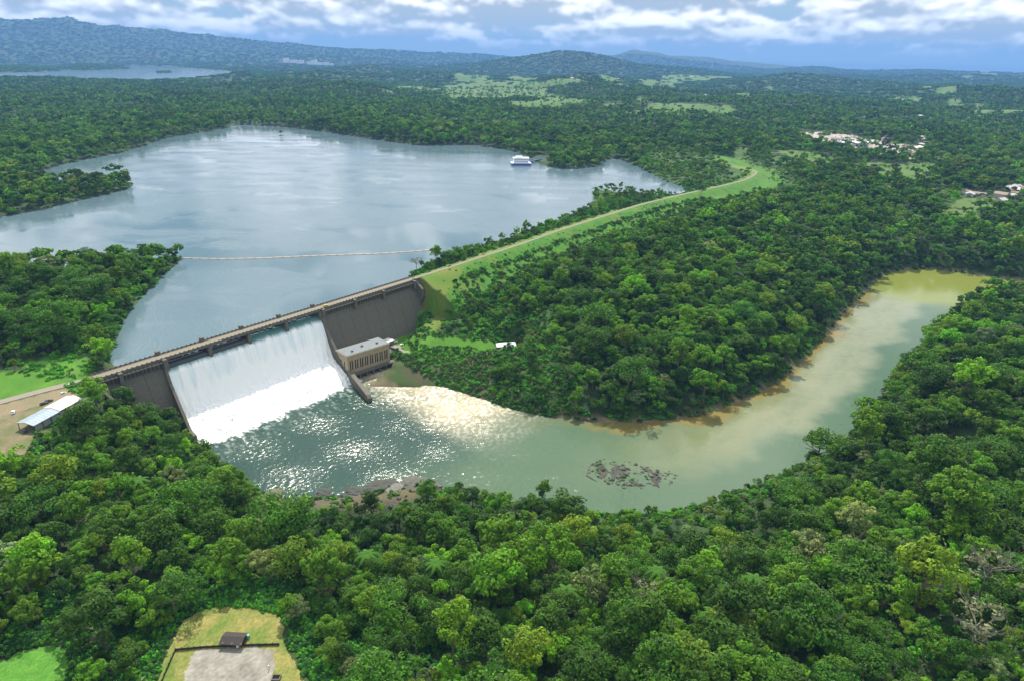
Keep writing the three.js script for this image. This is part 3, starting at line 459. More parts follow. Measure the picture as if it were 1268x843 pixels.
// ------------------------------------------------------------------ powerhouse
const glassDark = new THREE.MeshPhysicalMaterial({ color: col(0.02, 0.025, 0.03), roughness: 0.12 });
{
  const ph = thing('powerhouse', 'beige concrete powerhouse with flat grey roof and tall narrow windows at dam foot', 'building');
  const [x, z] = D(164.5, 41); ph.position.set(x, 0, z); ph.rotation.y = DTURN - 0.13;
  const beige = std(0.50, 0.42, 0.27, 0.9, { map: T.stain, bumpMap: T.grain, bumpScale: 0.05 }), W = 41.4, top = 20.5, dp = 17;
  // front wall with real openings, standing from z = 0 back to z = -0.8
  const sh = new THREE.Shape([[0, 3], [W, 3], [W, top], [0, top]].map(([a, b]) => new THREE.Vector2(a, b))), holes = [];
  for (let k = 0; k < 8; k++) for (const o of [-0.95, 0.95]) { const cx = 3.6 + k * 4.85 + o; holes.push([cx, 7.8, 1.15, 8.6]); }
  for (const [cx, y0, w, h] of holes) sh.holes.push(new THREE.Path([[cx - w / 2, y0], [cx + w / 2, y0], [cx + w / 2, y0 + h], [cx - w / 2, y0 + h]].map(([a, b]) => new THREE.Vector2(a, b))));
  const fg = new THREE.ExtrudeGeometry(sh, { depth: 0.8, bevelEnabled: false }); fg.translate(0, 0, -0.8);
  mesh('front_wall', metric(fg, 9), beige, ph);
  mesh('side_wall', metric(box(0.8, top - 3, dp - 0.8, 0.41, (top + 3) / 2, -(dp + 0.8) / 2), 9), beige, ph);
  mesh('side_wall', metric(box(0.8, top - 3, dp - 0.8, W - 0.41, (top + 3) / 2, -(dp + 0.8) / 2), 9), beige, ph);
  mesh('rear_wall', metric(box(W - 1.64, top - 3, 0.6, W / 2, (top + 3) / 2, -dp + 0.3), 9), beige, ph);
  const wg = new THREE.PlaneGeometry(1.1, 8.5), mg = box(1.1, 0.12, 0.1);
  for (const [cx, y0, w, h] of holes) { const p = mesh('window', wg, glassDark, ph); p.position.set(cx, y0 + h / 2, -0.55); for (let q = 1; q < 4; q++) { const b = mesh('mullion', mg, steel, p); b.position.set(0, -h / 2 + q * h / 4, 0.06); } }
  for (const [zz, yy] of [[-5, 9], [-10, 9]]) { const g = new THREE.BoxGeometry(0.16, 6.5, 1.2); const p = mesh('window', g, glassDark, ph); p.position.set(-0.02, yy + 3.2, zz); }
  for (let k = 0; k <= 8; k++) mesh('pilaster', metric(box(0.9, top - 5.4, 0.35, 1.15 + k * 4.85, (top + 3.6) / 2, 0.17), 6), beige, ph);
  mesh('cornice', metric(box(W + 0.9, 0.9, dp + 0.9, W / 2, top + 0.45, -dp / 2), 9), beige, ph);
  mesh('roof', metric(box(W - 0.2, 0.3, dp - 0.2, W / 2, top + 1.05, -dp / 2), 9), std(0.21, 0.245, 0.27, 0.8, { map: T.stain }), ph);
  for (const [u, v] of [[8, -5], [20, -9], [33, -6]]) mesh('roof_vent', metric(box(1.6, 1.1, 1.6, u, top + 1.75, v), 6), midConcrete, ph);
  mesh('plinth', metric(box(W + 1.2, 7.4, dp + 0.6, W / 2, -0.7, -dp / 2 - 0.2), 9), midConcrete, ph);
  mesh('outlet_deck', metric(box(W + 2, 1.2, 4.6, W / 2 + 1.4, 4.9, 2.4), 9), midConcrete, ph);
  for (let k = 0; k < 7; k++) mesh('outlet_pier', metric(box(1.1, 8, 3.8, 2.2 + k * 6.5, 0.3, 2.3), 6), darkConcrete, ph);
  for (let k = 0; k < 2; k++) { const rl = mesh('rail', metric(box(W + 1.6, 0.12, 0.12, W / 2 + 1.4, 6.0 + 0.5 * k, 4.5), 6), steel, ph); void rl; }
}
function local(group, s, n, y, turn = 0) { const [x, z] = D(s, n); group.position.set(x, y, z); group.rotation.y = DTURN + turn; return group; }
function transformer(s, n) {
  const g = local(thing('transformer', 'grey oil transformer on a pad between powerhouse and dam', 'transformer', 'transformers behind the powerhouse'), s, n, 7);
  const m = std(0.34, 0.35, 0.35, 0.6); mesh('tank', new RoundedBoxGeometry(4.2, 3.6, 2.4, 2, 0.15).translate(0, 2.1, 0), m, g);
  for (let k = -2; k <= 2; k++) mesh('radiator_fin', box(0.25, 2.6, 0.9, k * 0.75, 2.0, 1.7), m, g);
  for (let k = -1; k <= 1; k++) mesh('bushing', new THREE.CylinderGeometry(0.12, 0.26, 1.7, 8).translate(k * 1.2, 4.7, 0), std(0.45, 0.36, 0.3, 0.4), g);
  mesh('pad', metric(box(5.4, 0.5, 4, 0, 0.1, 0), 6), paleConcrete, g);
}
for (const s of [180, 189, 199, 209]) transformer(s, 20.6);
{
  const g = local(thing('service_block', 'low pale annex with flat roof behind the powerhouse', 'building'), 221, 24, 7);
  mesh('wall', metric(box(13, 5, 7, 0, 2.5, 0), 6), paleConcrete, g); mesh('roof', metric(box(13.8, 0.5, 7.8, 0, 5.25, 0), 6), std(0.55, 0.55, 0.53), g); mesh('door', box(2.4, 3.2, 0.12, 2, 1.7, 3.54), steel, g); for (const u of [-5, -2]) mesh('window', box(1.6, 1.2, 0.1, u, 3, 3.53), glassDark, g);
}
// ------------------------------------------------------------------ cars
const tyre = std(0.02, 0.02, 0.02, 0.9), carGlass = new THREE.MeshPhysicalMaterial({ color: col(0.02, 0.025, 0.03), roughness: 0.08 });
function car(x, y, z, turn, paint, label, name = 'parked_car', long = 4.4, tall = 1) {
  const g = thing(name, label, name === 'parked_car' ? 'car' : 'van'); g.position.set(x, y, z); g.rotation.y = turn;
  const m = new THREE.MeshPhysicalMaterial({ color: col(...paint), roughness: 0.4, clearcoat: 0.6 }), h = 0.75 * tall;
  const sh = new THREE.Shape(); const L = long / 2; sh.moveTo(-L, 0.35); sh.lineTo(L, 0.35); sh.lineTo(L, 0.8 * tall); sh.quadraticCurveTo(L * 0.8, 0.98 * tall, L * 0.5, 1.0 * tall); sh.lineTo(-L * 0.92, 1.02 * tall); sh.lineTo(-L, 0.8 * tall); sh.closePath();
  const b = new THREE.ExtrudeGeometry(sh, { depth: 1.6, bevelEnabled: true, bevelSize: 0.06, bevelThickness: 0.08, bevelSegments: 1 }); b.translate(0, 0, -0.8); mesh('body', b, m, g);
  const c = new THREE.Shape([[-L * 0.85, 1.0 * tall], [L * 0.45, 1.0 * tall], [L * 0.18, 1.0 * tall + h * 0.75], [-L * 0.66, 1.0 * tall + h * 0.75]].map(([a, q]) => new THREE.Vector2(a, q))), cg = new THREE.ExtrudeGeometry(c, { depth: 1.44, bevelEnabled: false }); cg.translate(0, 0, -0.72); mesh('cabin_glass', cg, carGlass, g);
  mesh('roof', new RoundedBoxGeometry(L * 0.9, 0.1, 1.5, 1, 0.04).translate(-L * 0.24, 1.0 * tall + h * 0.78, 0), m, g);
  for (const u of [-0.6, 0.62]) for (const w of [-0.82, 0.82]) mesh('wheel', new THREE.CylinderGeometry(0.34, 0.34, 0.22, 14).rotateX(Math.PI / 2).translate(u * L, 0.34, w), tyre, g);
}
{ const c = (px, py, h, turn, paint, label, ...r) => { const p = at(px, py, h); car(p.x, h, p.z, turn, paint, label, ...r); };
  c(86, 479, 49.15, DTURN + 0.1, [0.75, 0.75, 0.74], 'white van parked on the grass beside the dam approach road', 'parked_van', 6.4, 1.5);
  c(78, 488, 49.15, DTURN + 0.3, [0.55, 0.55, 0.54], 'silver car parked between the white van and long shed');
  c(60, 497, 49.15, DTURN, [0.06, 0.07, 0.10], 'dark car parked along the long shed beside its twin', 'parked_car');
  c(54, 500, 49.15, DTURN, [0.10, 0.08, 0.07], 'brownish car parked along the long shed nearest its open end');
  c(16, 511, 49.15, DTURN + 1.2, [0.62, 0.64, 0.66], 'pale car standing alone on the dirt yard');
  { const [x, z] = D(178, -0.6); car(x, 51.29, z, DTURN, [0.72, 0.52, 0.12], 'yellow car driving on the dam road above the powerhouse'); }
  c(488, 424, 7.05, 0.4, [0.78, 0.78, 0.76], 'white van parked at the right end of the powerhouse', 'parked_van', 6, 1.5);
  c(497, 428, 7.05, 0.9, [0.8, 0.8, 0.8], 'white car parked beside the white van near the powerhouse');
  c(556, 437.5, 8.27, 0.1, [0.65, 0.66, 0.68], 'silver car on the service road along the river bank'); c(580, 435.2, 8.27, 0.1, [0.7, 0.68, 0.6], 'cream car on the service road near the shed'); }
// ------------------------------------------------------------------ sheds
{
  const g = thing('long_shed', 'long open sided shed with half grey blue and half white metal roof', 'shed'); const a = D(-59, 38), b = D(-27.5, 24), l = Math.hypot(b[0] - a[0], b[1] - a[1]); g.position.set((a[0] + b[0]) / 2, 49, (a[1] + b[1]) / 2); g.rotation.y = -Math.atan2(b[1] - a[1], b[0] - a[0]);
  const gable = (w, d, lo, hi) => { const sh = new THREE.Shape([[-d / 2, lo], [0, hi], [d / 2, lo], [d / 2, lo + 0.16], [0, hi + 0.18], [-d / 2, lo + 0.16]].map(([p, q]) => new THREE.Vector2(p, q))), e = new THREE.ExtrudeGeometry(sh, { depth: w, bevelEnabled: false }); e.rotateY(Math.PI / 2); return metric(e, 6); };
  const rA = mesh('roof', gable(l * 0.52, 12.4, 4.3, 5.5), std(0.30, 0.40, 0.48, 0.6, { map: T.stain }), g); rA.position.set(-l / 2, 0, 0); rA.userData.label = 'grey blue half of the metal roof';
  const rB = mesh('roof', gable(l * 0.48 - 0.05, 12.0, 4.7, 5.8), std(0.80, 0.80, 0.78, 0.6, { map: T.grain }), g); rB.position.set(l * 0.02 + 0.05, 0, 0); rB.userData.label = 'white half of the metal roof';
  const rib = box(0.12, 0.1, 6.1); for (let k = 0; k < 16; k++) for (const q of [-1, 1]) { const r = mesh('roof_rib', rib, std(0.62, 0.66, 0.68, 0.6), k < 8 ? rA : rB); r.position.set(0.7 + (k % 8) * 2.1, (k < 8 ? 5.05 : 5.43), q * 3.05); r.rotation.x = q * (k < 8 ? 0.19 : 0.181); }
  for (let k = 0; k < 7; k++) for (const z of [-5.6, 5.6]) mesh('post', box(0.3, 4.6, 0.3, -l / 2 + 0.6 + k * (l - 1.2) / 6, 2.3, z), steel, g);
  mesh('back_wall', metric(box(l - 2, 3.6, 0.2, 0, 1.8, 5.2), 6), std(0.30, 0.32, 0.33), g); mesh('side_wall', metric(box(0.2, 3.6, 5, l / 2 - 0.8, 1.8, 2.5), 6), std(0.5, 0.5, 0.5), g);
  mesh('tank', new THREE.CylinderGeometry(1.1, 1.1, 2.2, 14).translate(-l / 2 - 1.6, 1.1, 1), std(0.05, 0.07, 0.10, 0.5), g);
}
function shed(px, py, h, w, d, tall, turn, label, roof, name = 'small_shed') {
  const p = at(px, py, h), g = thing(name, label, 'shed'); g.position.set(p.x, h, p.z); g.rotation.y = turn;
  mesh('wall', metric(box(w, tall, d, 0, tall / 2, 0), 6), paleConcrete, g);
  const sh = new THREE.Shape([[-d / 2 - 0.5, tall - 0.1], [0, tall + 1.3], [d / 2 + 0.5, tall - 0.1], [d / 2 + 0.5, tall + 0.1], [0, tall + 1.5], [-d / 2 - 0.5, tall + 0.1]].map(([a, b]) => new THREE.Vector2(a, b))), e = new THREE.ExtrudeGeometry(sh, { depth: w + 1, bevelEnabled: false }); e.rotateY(Math.PI / 2); e.translate(-w / 2 - 0.5, 0, 0); mesh('roof', metric(e, 6), std(...roof, 0.6, { map: T.stain }), g);
  mesh('door', box(1.1, 2.1, 0.1, 0, 1.1, d / 2 + 0.06), steel, g); for (const u of [-0.3, 0.3]) mesh('window', box(1.2, 1, 0.1, u * w, 1.7, d / 2 + 0.06), glassDark, g);
}
shed(-30, 552, 49, 16, 11, 4, DTURN + 0.4, 'white roofed building at the far side of the dirt yard', [0.78, 0.77, 0.74]);
shed(626, 431, 8, 17, 9, 3.6, 0.2, 'low shed with pale grey roof at the end of the service road', [0.62, 0.68, 0.74]);
shed(608, 440, 8, 5, 4, 2.6, 0.9, 'tiny pale hut beside the low shed on the river bank', [0.55, 0.55, 0.52]);
{ const p = at(545, 446, 7.5), g = thing('retaining_wall', 'dark stepped retaining wall set in the bank lawn below service road', 'wall'); g.position.set(p.x, 6.2, p.z); g.rotation.y = 0.05; mesh('wall', metric(box(26, 2.6, 1.2, 0, 1.3, 0), 6), darkConcrete, g); mesh('coping', metric(box(26.4, 0.3, 1.5, 0, 2.75, 0), 6), midConcrete, g); mesh('side_wall', metric(box(1, 2.4, 5, -12.4, 1.2, -3.1), 6), darkConcrete, g); mesh('side_wall', metric(box(1, 2.4, 5, 12.4, 1.2, -3.1), 6), darkConcrete, g); }
// ------------------------------------------------------------------ hut, fence and things in the foreground clearing
{
  const p = at(290, 796, CLR), g = thing('hut', 'small hut with dark rusty metal roof on the yellow grass', 'hut'); g.position.set(p.x, CLR + 0.1, p.z); g.rotation.y = -0.05; g.scale.setScalar(0.86);
  const rust = std(0.045, 0.036, 0.034, 0.8, { map: T.stain }), wood = std(0.05, 0.04, 0.032);
  const sh = new THREE.Shape([[-3.7, 2.5], [-0.2, 3.7], [3.3, 2.6], [3.3, 2.72], [-0.2, 3.86], [-3.7, 2.62]].map(([a, b]) => new THREE.Vector2(a, b))), e = new THREE.ExtrudeGeometry(sh, { depth: 10, bevelEnabled: false }); e.rotateY(Math.PI / 2); e.translate(-5, 0, 0); const rf = mesh('roof', metric(e, 6), rust, g);
  for (let k = 0; k < 10; k++) { const r = mesh('roof_sheet', box(0.92, 0.05, 3.55), k % 4 === 1 ? std(0.10, 0.06, 0.05, 0.8) : rust, rf); r.position.set(-4.5 + k, 3.30 - 0.015 * (k % 2), 1.62); r.rotation.x = 0.3; }
  mesh('rear_wall', box(9, 2.5, 0.15, 0, 1.25, -2.7), wood, g); for (const s of [-1, 1]) mesh('side_wall', box(0.15, 2.5, 3.4, s * 4.4, 1.25, -0.9), wood, g);
  for (let k = 0; k < 4; k++) mesh('post', box(0.18, 2.6, 0.18, -4.4 + k * 2.93, 1.3, 2.6), wood, g);
  const d = at(294, 801, CLR), dr = tag(mesh('water_drum', new THREE.CylinderGeometry(0.55, 0.55, 1.3, 16), std(0.75, 0.75, 0.75, 0.5)), 'white drum standing under the front edge of the dark hut roof', 'drum'); dr.position.set(d.x, CLR + 0.75, d.z);
  const w = at(307, 790, CLR), wt = tag(mesh('water_tank', new THREE.CylinderGeometry(0.7, 0.75, 1.5, 16), std(0.10, 0.30, 0.22, 0.5)), 'green water tank on the grass beside the dark hut', 'tank'); wt.position.set(w.x, CLR + 0.85, w.z);
}
{
  const f = thing('low_fence', 'low dark board fence around the gravel yard', 'fence'), dark = std(0.03, 0.028, 0.024, 0.95), line = pol([[186, 884], [203, 838], [217, 806], [248, 803], [280, 801], [312, 800], [346, 799]], CLR);
  for (let i = 0; i < line.length - 1; i++) { const a = line[i], b = line[i + 1], l = Math.hypot(b[0] - a[0], b[1] - a[1]), n = Math.round(l / 2.4), ang = -Math.atan2(b[1] - a[1], b[0] - a[0]); for (let k = 0; k < n; k++) { const t = (k + 0.5) / n, x = lerp(a[0], b[0], t), z = lerp(a[1], b[1], t); const p = mesh('panel', box(l / n - 0.12, 0.95, 0.16), dark, f); p.position.set(x, CLR + 0.68, z); p.rotation.y = ang; const q = mesh('post', box(0.22, 1.5, 0.22), dark, f); q.position.set(lerp(a[0], b[0], k / n), CLR + 0.8, lerp(a[1], b[1], k / n)); } }
  const q = at(333, 829, CLR), pole = thing('white_post', 'short white post at the edge of the gravel yard', 'post'); pole.position.set(q.x, CLR, q.z); mesh('shaft', new THREE.CylinderGeometry(0.16, 0.18, 1.9, 10).translate(0, 0.95, 0), std(0.6, 0.6, 0.55), pole); mesh('cap', new THREE.SphereGeometry(0.26, 10, 8).translate(0, 1.95, 0), std(0.8, 0.8, 0.76), pole);
  const t = at(342, 841, CLR), tr = thing('trough', 'dark square trough under the tree beside the gravel yard', 'trough'); tr.position.set(t.x, CLR, t.z); for (const [w, d, x, z] of [[3, 0.3, 0, -1.1], [3, 0.3, 0, 1.1], [0.3, 1.9, -1.35, 0], [0.3, 1.9, 1.35, 0]]) mesh('side', box(w, 1.1, d, x, 0.6, z), midConcrete, tr); mesh('bottom', box(2.4, 0.2, 1.9, 0, 0.25, 0), dark, tr);
}
// ------------------------------------------------------------------ boom, pump platform
{
  const a = at(224, 320, RES), b = at(546, 308.5, RES), g = thing('log_boom', 'long line of pale floats strung across the reservoir', 'boom'); const N = 88, fl = new THREE.CylinderGeometry(0.8, 0.8, 2.8, 10).rotateZ(Math.PI / 2), pts = [], pale = std(0.60, 0.50, 0.40, 0.7), red = std(0.52, 0.34, 0.24, 0.7);
  for (let k = 0; k <= N; k++) { const t = k / N; pts.push(new THREE.Vector3(lerp(a.x, b.x, t), RES + 0.12, lerp(a.z, b.z, t) + 14 * Math.sin(t * Math.PI) + 3 * Math.sin(t * 9))); }
  const c = new THREE.CatmullRomCurve3(pts); mesh('cable', new THREE.TubeGeometry(c, 200, 0.22, 6), std(0.42, 0.36, 0.30), g);
  for (let k = 0; k < N; k++) { const p = c.getPointAt((k + 0.5) / N), t = c.getTangentAt((k + 0.5) / N), m = mesh('float', fl, k % 3 ? pale : red, g); m.position.copy(p); m.rotation.y = -Math.atan2(t.z, t.x); }
}
{
  const p = at(645, 204, RES), g = thing('pump_platform', 'white two storey pump house floating on a blue platform', 'platform'); g.position.set(p.x, RES, p.z); g.rotation.y = 0.12;
  const white = std(0.80, 0.81, 0.82, 0.6), blue = std(0.05, 0.09, 0.34, 0.5);
  mesh('hull', new RoundedBoxGeometry(40, 5, 22, 2, 0.6).translate(0, 1.4, 0), blue, g); mesh('deck', box(41, 0.5, 23, 0, 4.1, 0), white, g);
  mesh('wall', box(30, 9, 14, 0, 8.8, -1), white, g); mesh('roof', box(33, 0.8, 17, 0, 13.7, -1), white, g); mesh('upper_room', box(14, 3, 8, -4, 15.5, -1), white, g);
  for (let k = 0; k < 7; k++) for (const y of [7, 11]) mesh('window', box(2.2, 1.8, 0.2, -12 + k * 4, y, 6.1), blue, g);
  for (let k = 0; k < 12; k++) mesh('railing_post', box(0.25, 1.4, 0.25, -19.5 + k * 3.55, 5, 11), blue, g); mesh('rail', box(40, 0.2, 0.2, 0, 5.7, 11), blue, g);
  const q = at(676, 198, RES), gw = thing('gangway', 'long blue gangway from the pump platform to the shore', 'bridge'), l = Math.hypot(q.x - p.x, q.z - p.z) - 20; gw.position.set(lerp(p.x, q.x, 0.62), RES, lerp(p.z, q.z, 0.62)); gw.rotation.y = -Math.atan2(q.z - p.z, q.x - p.x);
  mesh('walkway', box(l + 14, 0.6, 4, 0, 4.2, 0), blue, gw); for (const s of [-1, 1]) { mesh('truss_rail', box(l + 14, 0.4, 0.3, 0, 6.2, s * 1.9), blue, gw); for (let k = 0; k < 12; k++) mesh('strut', box(0.25, 2, 0.25, -l / 2 + k * l / 11, 5.3, s * 1.9), blue, gw); } for (const t of [-0.3, 0.1, 0.45]) mesh('pontoon', box(5, 4.4, 5, t * l, 1.9, 0), blue, gw);
}
// ------------------------------------------------------------------ houses of the far settlement
const houseKit = (() => {
  const walls = [[0.62, 0.58, 0.52], [0.70, 0.68, 0.66], [0.55, 0.47, 0.38], [0.5, 0.55, 0.58]].map((c) => std(...c)), roofs = [[0.40, 0.40, 0.40], [0.17, 0.10, 0.075], [0.30, 0.33, 0.37], [0.56, 0.56, 0.55], [0.20, 0.15, 0.12]].map((c) => std(...c, 0.7)), open = std(0.04, 0.045, 0.05, 0.4);
  const wg = box(1, 1, 1, 0, 0.5, 0), sh = new THREE.Shape([[-0.6, 0.97], [0, 1.5], [0.6, 0.97]].map(([a, b]) => new THREE.Vector2(a, b))), rg = new THREE.ExtrudeGeometry(sh, { depth: 1.14, bevelEnabled: false }); rg.translate(0, 0, -0.57); rg.rotateY(Math.PI / 2); const og = box(0.14, 0.34, 0.02, 0, 0.55, 0.51), dg = box(0.12, 0.6, 0.02, 0, 0.3, 0.51);
  return { walls, roofs, open, wg, rg, og, dg };
})();
function house(x, z, w, d, h, turn, r, label, group, wall, roof) {
  const g = thing('house', label, 'house', group); g.position.set(x, groundY(x, z) - 0.4, z); g.rotation.y = turn; const K = houseKit, k = wall ?? Math.floor(r() * 4), q = roof ?? Math.floor(r() * 5);
  for (const [name, geo, mat, u] of [['wall', K.wg, K.walls[k], 0], ['roof', K.rg, K.roofs[q], 0], ['window', K.og, K.open, -0.3], ['window', K.og, K.open, 0.3], ['door', K.dg, K.open, 0]]) { const m = mesh(name, geo, mat, g); m.scale.set(w, h, d); m.position.x = u * w; }
}
const housePlaces = [];
{
  const r = rng(5), roofWord = ['pale grey', 'rust red', 'blue grey', 'white', 'brown'];
  const spread = (n, list, lo, hi, where, group) => { for (let k = 0; k < n; k++) { const [px, py, rx, ry] = list[Math.floor(r() * list.length)], p = at(px + (r() * 2 - 1) * rx, py + (r() * 2 - 1) * ry, 44); if (p.z < -14000 || reservoir.has(p.x, p.z) || farLake.has(p.x, p.z)) continue; const s = lerp(lo, hi, r()), q = Math.floor(r() * 5); house(p.x, p.z, s, s * lerp(0.6, 0.85, r()), lerp(3.5, 6.5, r()) * (lo > 24 ? 1.8 : 1), r() * 3.1, r, `${roofWord[q]} roofed house ${where}`, group, undefined, q); housePlaces.push([p.x, p.z, s]); } };
  spread(34, [[1225, 225, 44, 24], [1190, 190, 60, 10], [1250, 245, 24, 10]], 10, 20, 'among trees of the settlement below the quarry', 'houses of the near settlement');
  spread(26, [[1120, 186, 40, 7], [1050, 183, 30, 4]], 14, 30, 'on the bare quarry ground', 'sheds on the quarry ground');
  spread(60, [[800, 110, 100, 10], [920, 116, 60, 12], [1000, 130, 80, 12], [1150, 150, 90, 14]], 22, 44, 'in the wooded plain before the hills', 'houses on the far plain');
  const p = at(1056, 187, 40), g = thing('warehouse', 'large white roofed warehouse at the edge of the quarry ground', 'warehouse'); g.position.set(p.x, groundY(p.x, p.z) - 0.5, p.z); g.rotation.y = -0.25; mesh('wall', box(64, 9, 26, 0, 4.5, 0), std(0.3, 0.3, 0.32), g); const e = new THREE.ExtrudeGeometry(new THREE.Shape([[-14, 9], [0, 12.5], [14, 9], [14, 9.4], [0, 13], [-14, 9.4]].map(([a, b]) => new THREE.Vector2(a, b))), { depth: 67, bevelEnabled: false }); e.rotateY(Math.PI / 2); e.translate(-33.5, 0, 0); mesh('roof', e, std(0.80, 0.80, 0.80, 0.7), g); for (let k = 0; k < 6; k++) mesh('loading_door', box(6, 6, 0.2, -26 + k * 10.4, 3.2, 13.1), houseKit.open, g); housePlaces.push([p.x, p.z, 70]);
  for (let k = 0; k < 9; k++) { const px = 352 + k * 7 + r() * 5, d = at(px, 76 + r() * 3, 46), s = 60 + 60 * r(); if (d.z < -13000) { const q = 13000 / -d.z; d.x *= q; d.z *= q; } const f = thing('factory_block', 'pale factory block at the foot of the left mountain range', 'building', 'pale factory blocks below the mountains'); f.position.set(d.x, groundY(d.x, d.z) - 1, d.z); const hh = 30 + 50 * r(); mesh('wall', box(s, hh, s * 0.6, 0, hh / 2, 0), std(0.78, 0.78, 0.76), f); mesh('roof', box(s * 1.05, 4, s * 0.65, 0, hh + 2, 0), std(0.7, 0.7, 0.7), f); housePlaces.push([d.x, d.z, s * 2]); }
}
console.log('things done');
// ------------------------------------------------------------------ rocks
const rockGeos = []; for (let k = 0; k < 5; k++) { const g = new THREE.IcosahedronGeometry(1, 5), p = g.attributes.position, v = new THREE.Vector3(); for (let i = 0; i < p.count; i++) { v.fromBufferAttribute(p, i); const f = 0.74 + 0.5 * fbm3(v.x * 1.3 + k * 9, v.y * 1.3, v.z * 1.3 + k, 3) - 0.30 * Math.abs(fbm3(v.x * 3.1 + k, v.y * 3.1, v.z * 3.1, 4)); v.multiplyScalar(f); v.y = Math.max(v.y * 0.75, -0.45); v.x = Math.round(v.x * 5) / 5 * 0.4 + v.x * 0.6; p.setXYZ(i, v.x, v.y, v.z); } g.computeVertexNormals(); rockGeos.push(metric(g, 2)); }
const rockMats = [[0.115, 0.12, 0.098], [0.07, 0.077, 0.064], [0.14, 0.135, 0.10], [0.19, 0.19, 0.165]].map((c) => std(...c, 0.95, { map: T.grain }));
function rock(x, z, s, r, label, group, flat = 1, mat) { const m = tag(mesh('rock', rockGeos[Math.floor(r() * 5)], rockMats[mat ?? Math.floor(r() * 3)]), label, 'rock', group); m.scale.set(s * lerp(0.8, 1.3, r()), s * lerp(0.6, 1, r()) * flat, s * lerp(0.8, 1.2, r())); m.position.set(x, Math.max(-0.6, groundY(x, z)) + 0.12 * s, z); m.rotation.y = r() * 6.3; }
{
  const r = rng(31); let n = 0;
  while (n < 200) { const x = lerp(islet.a, islet.b, r()), z = lerp(islet.c, islet.d, r()); if (!islet.has(x, z)) continue; rock(x, z, 0.7 + 1.6 * r() * r(), r, 'small dark rock of the low rubble islet in the river', 'rocks of the river islet'); n++; }
  n = 0; while (n < 44) { const x = lerp(rockBank.a, rockBank.b, r()), z = lerp(rockBank.c, rockBank.d, r()); if (!rockBank.has(x, z)) continue; rock(x, z, 1.0 + 2.6 * r() * r(), r, 'grey brown boulder on the rocky near bank facing the spillway pool', 'boulders on the rocky near bank', 0.75); n++; }
  for (const [px, py, s, m] of [[400, 607, 8, 1], [472, 606, 13, 1], [512, 602, 12, 0], [440, 612, 10, 1], [338, 608, 8, 2], [376, 616, 6, 2], [490, 624, 7, 3], [536, 600, 8, 0]]) { const p = at(px, py, 3); rock(p.x, p.z, s, r, 'large rock outcrop on the near bank facing the spillway pool', 'outcrops on the rocky near bank', 0.55, m); }
  for (let k = 0; k < 40; k++) { const t = r(), p = at(lerp(960, 1095, t) + 8 * r(), lerp(590, 465, t) + 7 * r(), 0.6); rock(p.x, p.z, 0.8 + 1.5 * r() * r(), r, 'brown rock along the right river shore under the trees', 'rocks along the right river shore', 0.8); }
}
// ------------------------------------------------------------------ trees
// a leaf spray: a folded diamond; crowns are clumps of sprays, each clump a ball of them
function crown(seed, o) {
  const r = rng(seed), pos = [], nor = [], colr = [], idx = [], v = new THREE.Vector3(), t = new THREE.Vector3(), b = new THREE.Vector3(), n = new THREE.Vector3();
  const rnd = () => { const z = r() * 2 - 1, a = r() * 6.2832, s = Math.sqrt(1 - z * z); return new THREE.Vector3(s * Math.cos(a), z, s * Math.sin(a)); };
  const lop = rnd();
  for (let k = 0; k < o.clumps; k++) {
    const d = rnd(); d.y = Math.abs(d.y) * (o.under && r() < o.under ? -0.5 : 1);
    const far = k < o.clumps * 0.8 ? lerp(0.62, 1.0, r()) : lerp(0.1, 0.5, r()), wob = 1 + 0.42 * lop.dot(d) + 0.25 * (r() - 0.5);
    const c = new THREE.Vector3(d.x * o.R * far * wob, o.base + o.H * (0.25 + 0.75 * d.y * far), d.z * o.R * far * wob), cr_ = o.R * lerp(o.c0, o.c1, r() * r());
    const tone = lerp(0.78, 1.24, r()), warm = (r() - 0.6) * 0.24;
    for (let q = 0; q < o.cards; q++) {
      const e = rnd(); if (e.y < -0.45) e.y *= -0.6; e.normalize();
      v.copy(e).multiplyScalar(cr_ * lerp(0.72, 1.1, Math.sqrt(r()))); v.y *= o.flat; v.add(c);
      n.copy(e).addScaledVector(rnd(), 0.75); n.y += 0.35; n.normalize(); t.copy(rnd()).cross(n).normalize(); b.crossVectors(n, t);
      const L = o.size * lerp(0.65, 1.35, r()), Wd = L * lerp(0.45, 0.7, r()), i0 = pos.length / 3, sn = e.clone().multiplyScalar(0.45).addScaledVector(n, 0.9).normalize();
      for (const [x, y, z] of [[-L, 0, -0.18], [0, -Wd, -0.12], [L, 0, -0.3], [0, Wd, -0.12], [0.1 * L, 0, 0.1]].map(([x, y, z]) => [x, y, z * L])) { pos.push(v.x + t.x * x + b.x * y + n.x * z, v.y + t.y * x + b.y * y + n.y * z, v.z + t.z * x + b.z * y + n.z * z); nor.push(sn.x, sn.y, sn.z); }
      const s = tone * lerp(0.75, 1.25, r()); for (let w = 0; w < 5; w++) colr.push(o.rgb[0] * s * (1 + warm), o.rgb[1] * s, o.rgb[2] * s * (1 - warm));
      if (o.simple) idx.push(i0, i0 + 1, i0 + 2, i0, i0 + 2, i0 + 3); else idx.push(i0, i0 + 1, i0 + 4, i0 + 1, i0 + 2, i0 + 4, i0 + 2, i0 + 3, i0 + 4, i0 + 3, i0, i0 + 4);
    }
  }
  const g = new THREE.BufferGeometry(); g.setAttribute('position', new THREE.Float32BufferAttribute(pos, 3)); g.setAttribute('normal', new THREE.Float32BufferAttribute(nor, 3)); g.setAttribute('color', new THREE.Float32BufferAttribute(colr, 3)); g.setIndex(idx); return g;
}
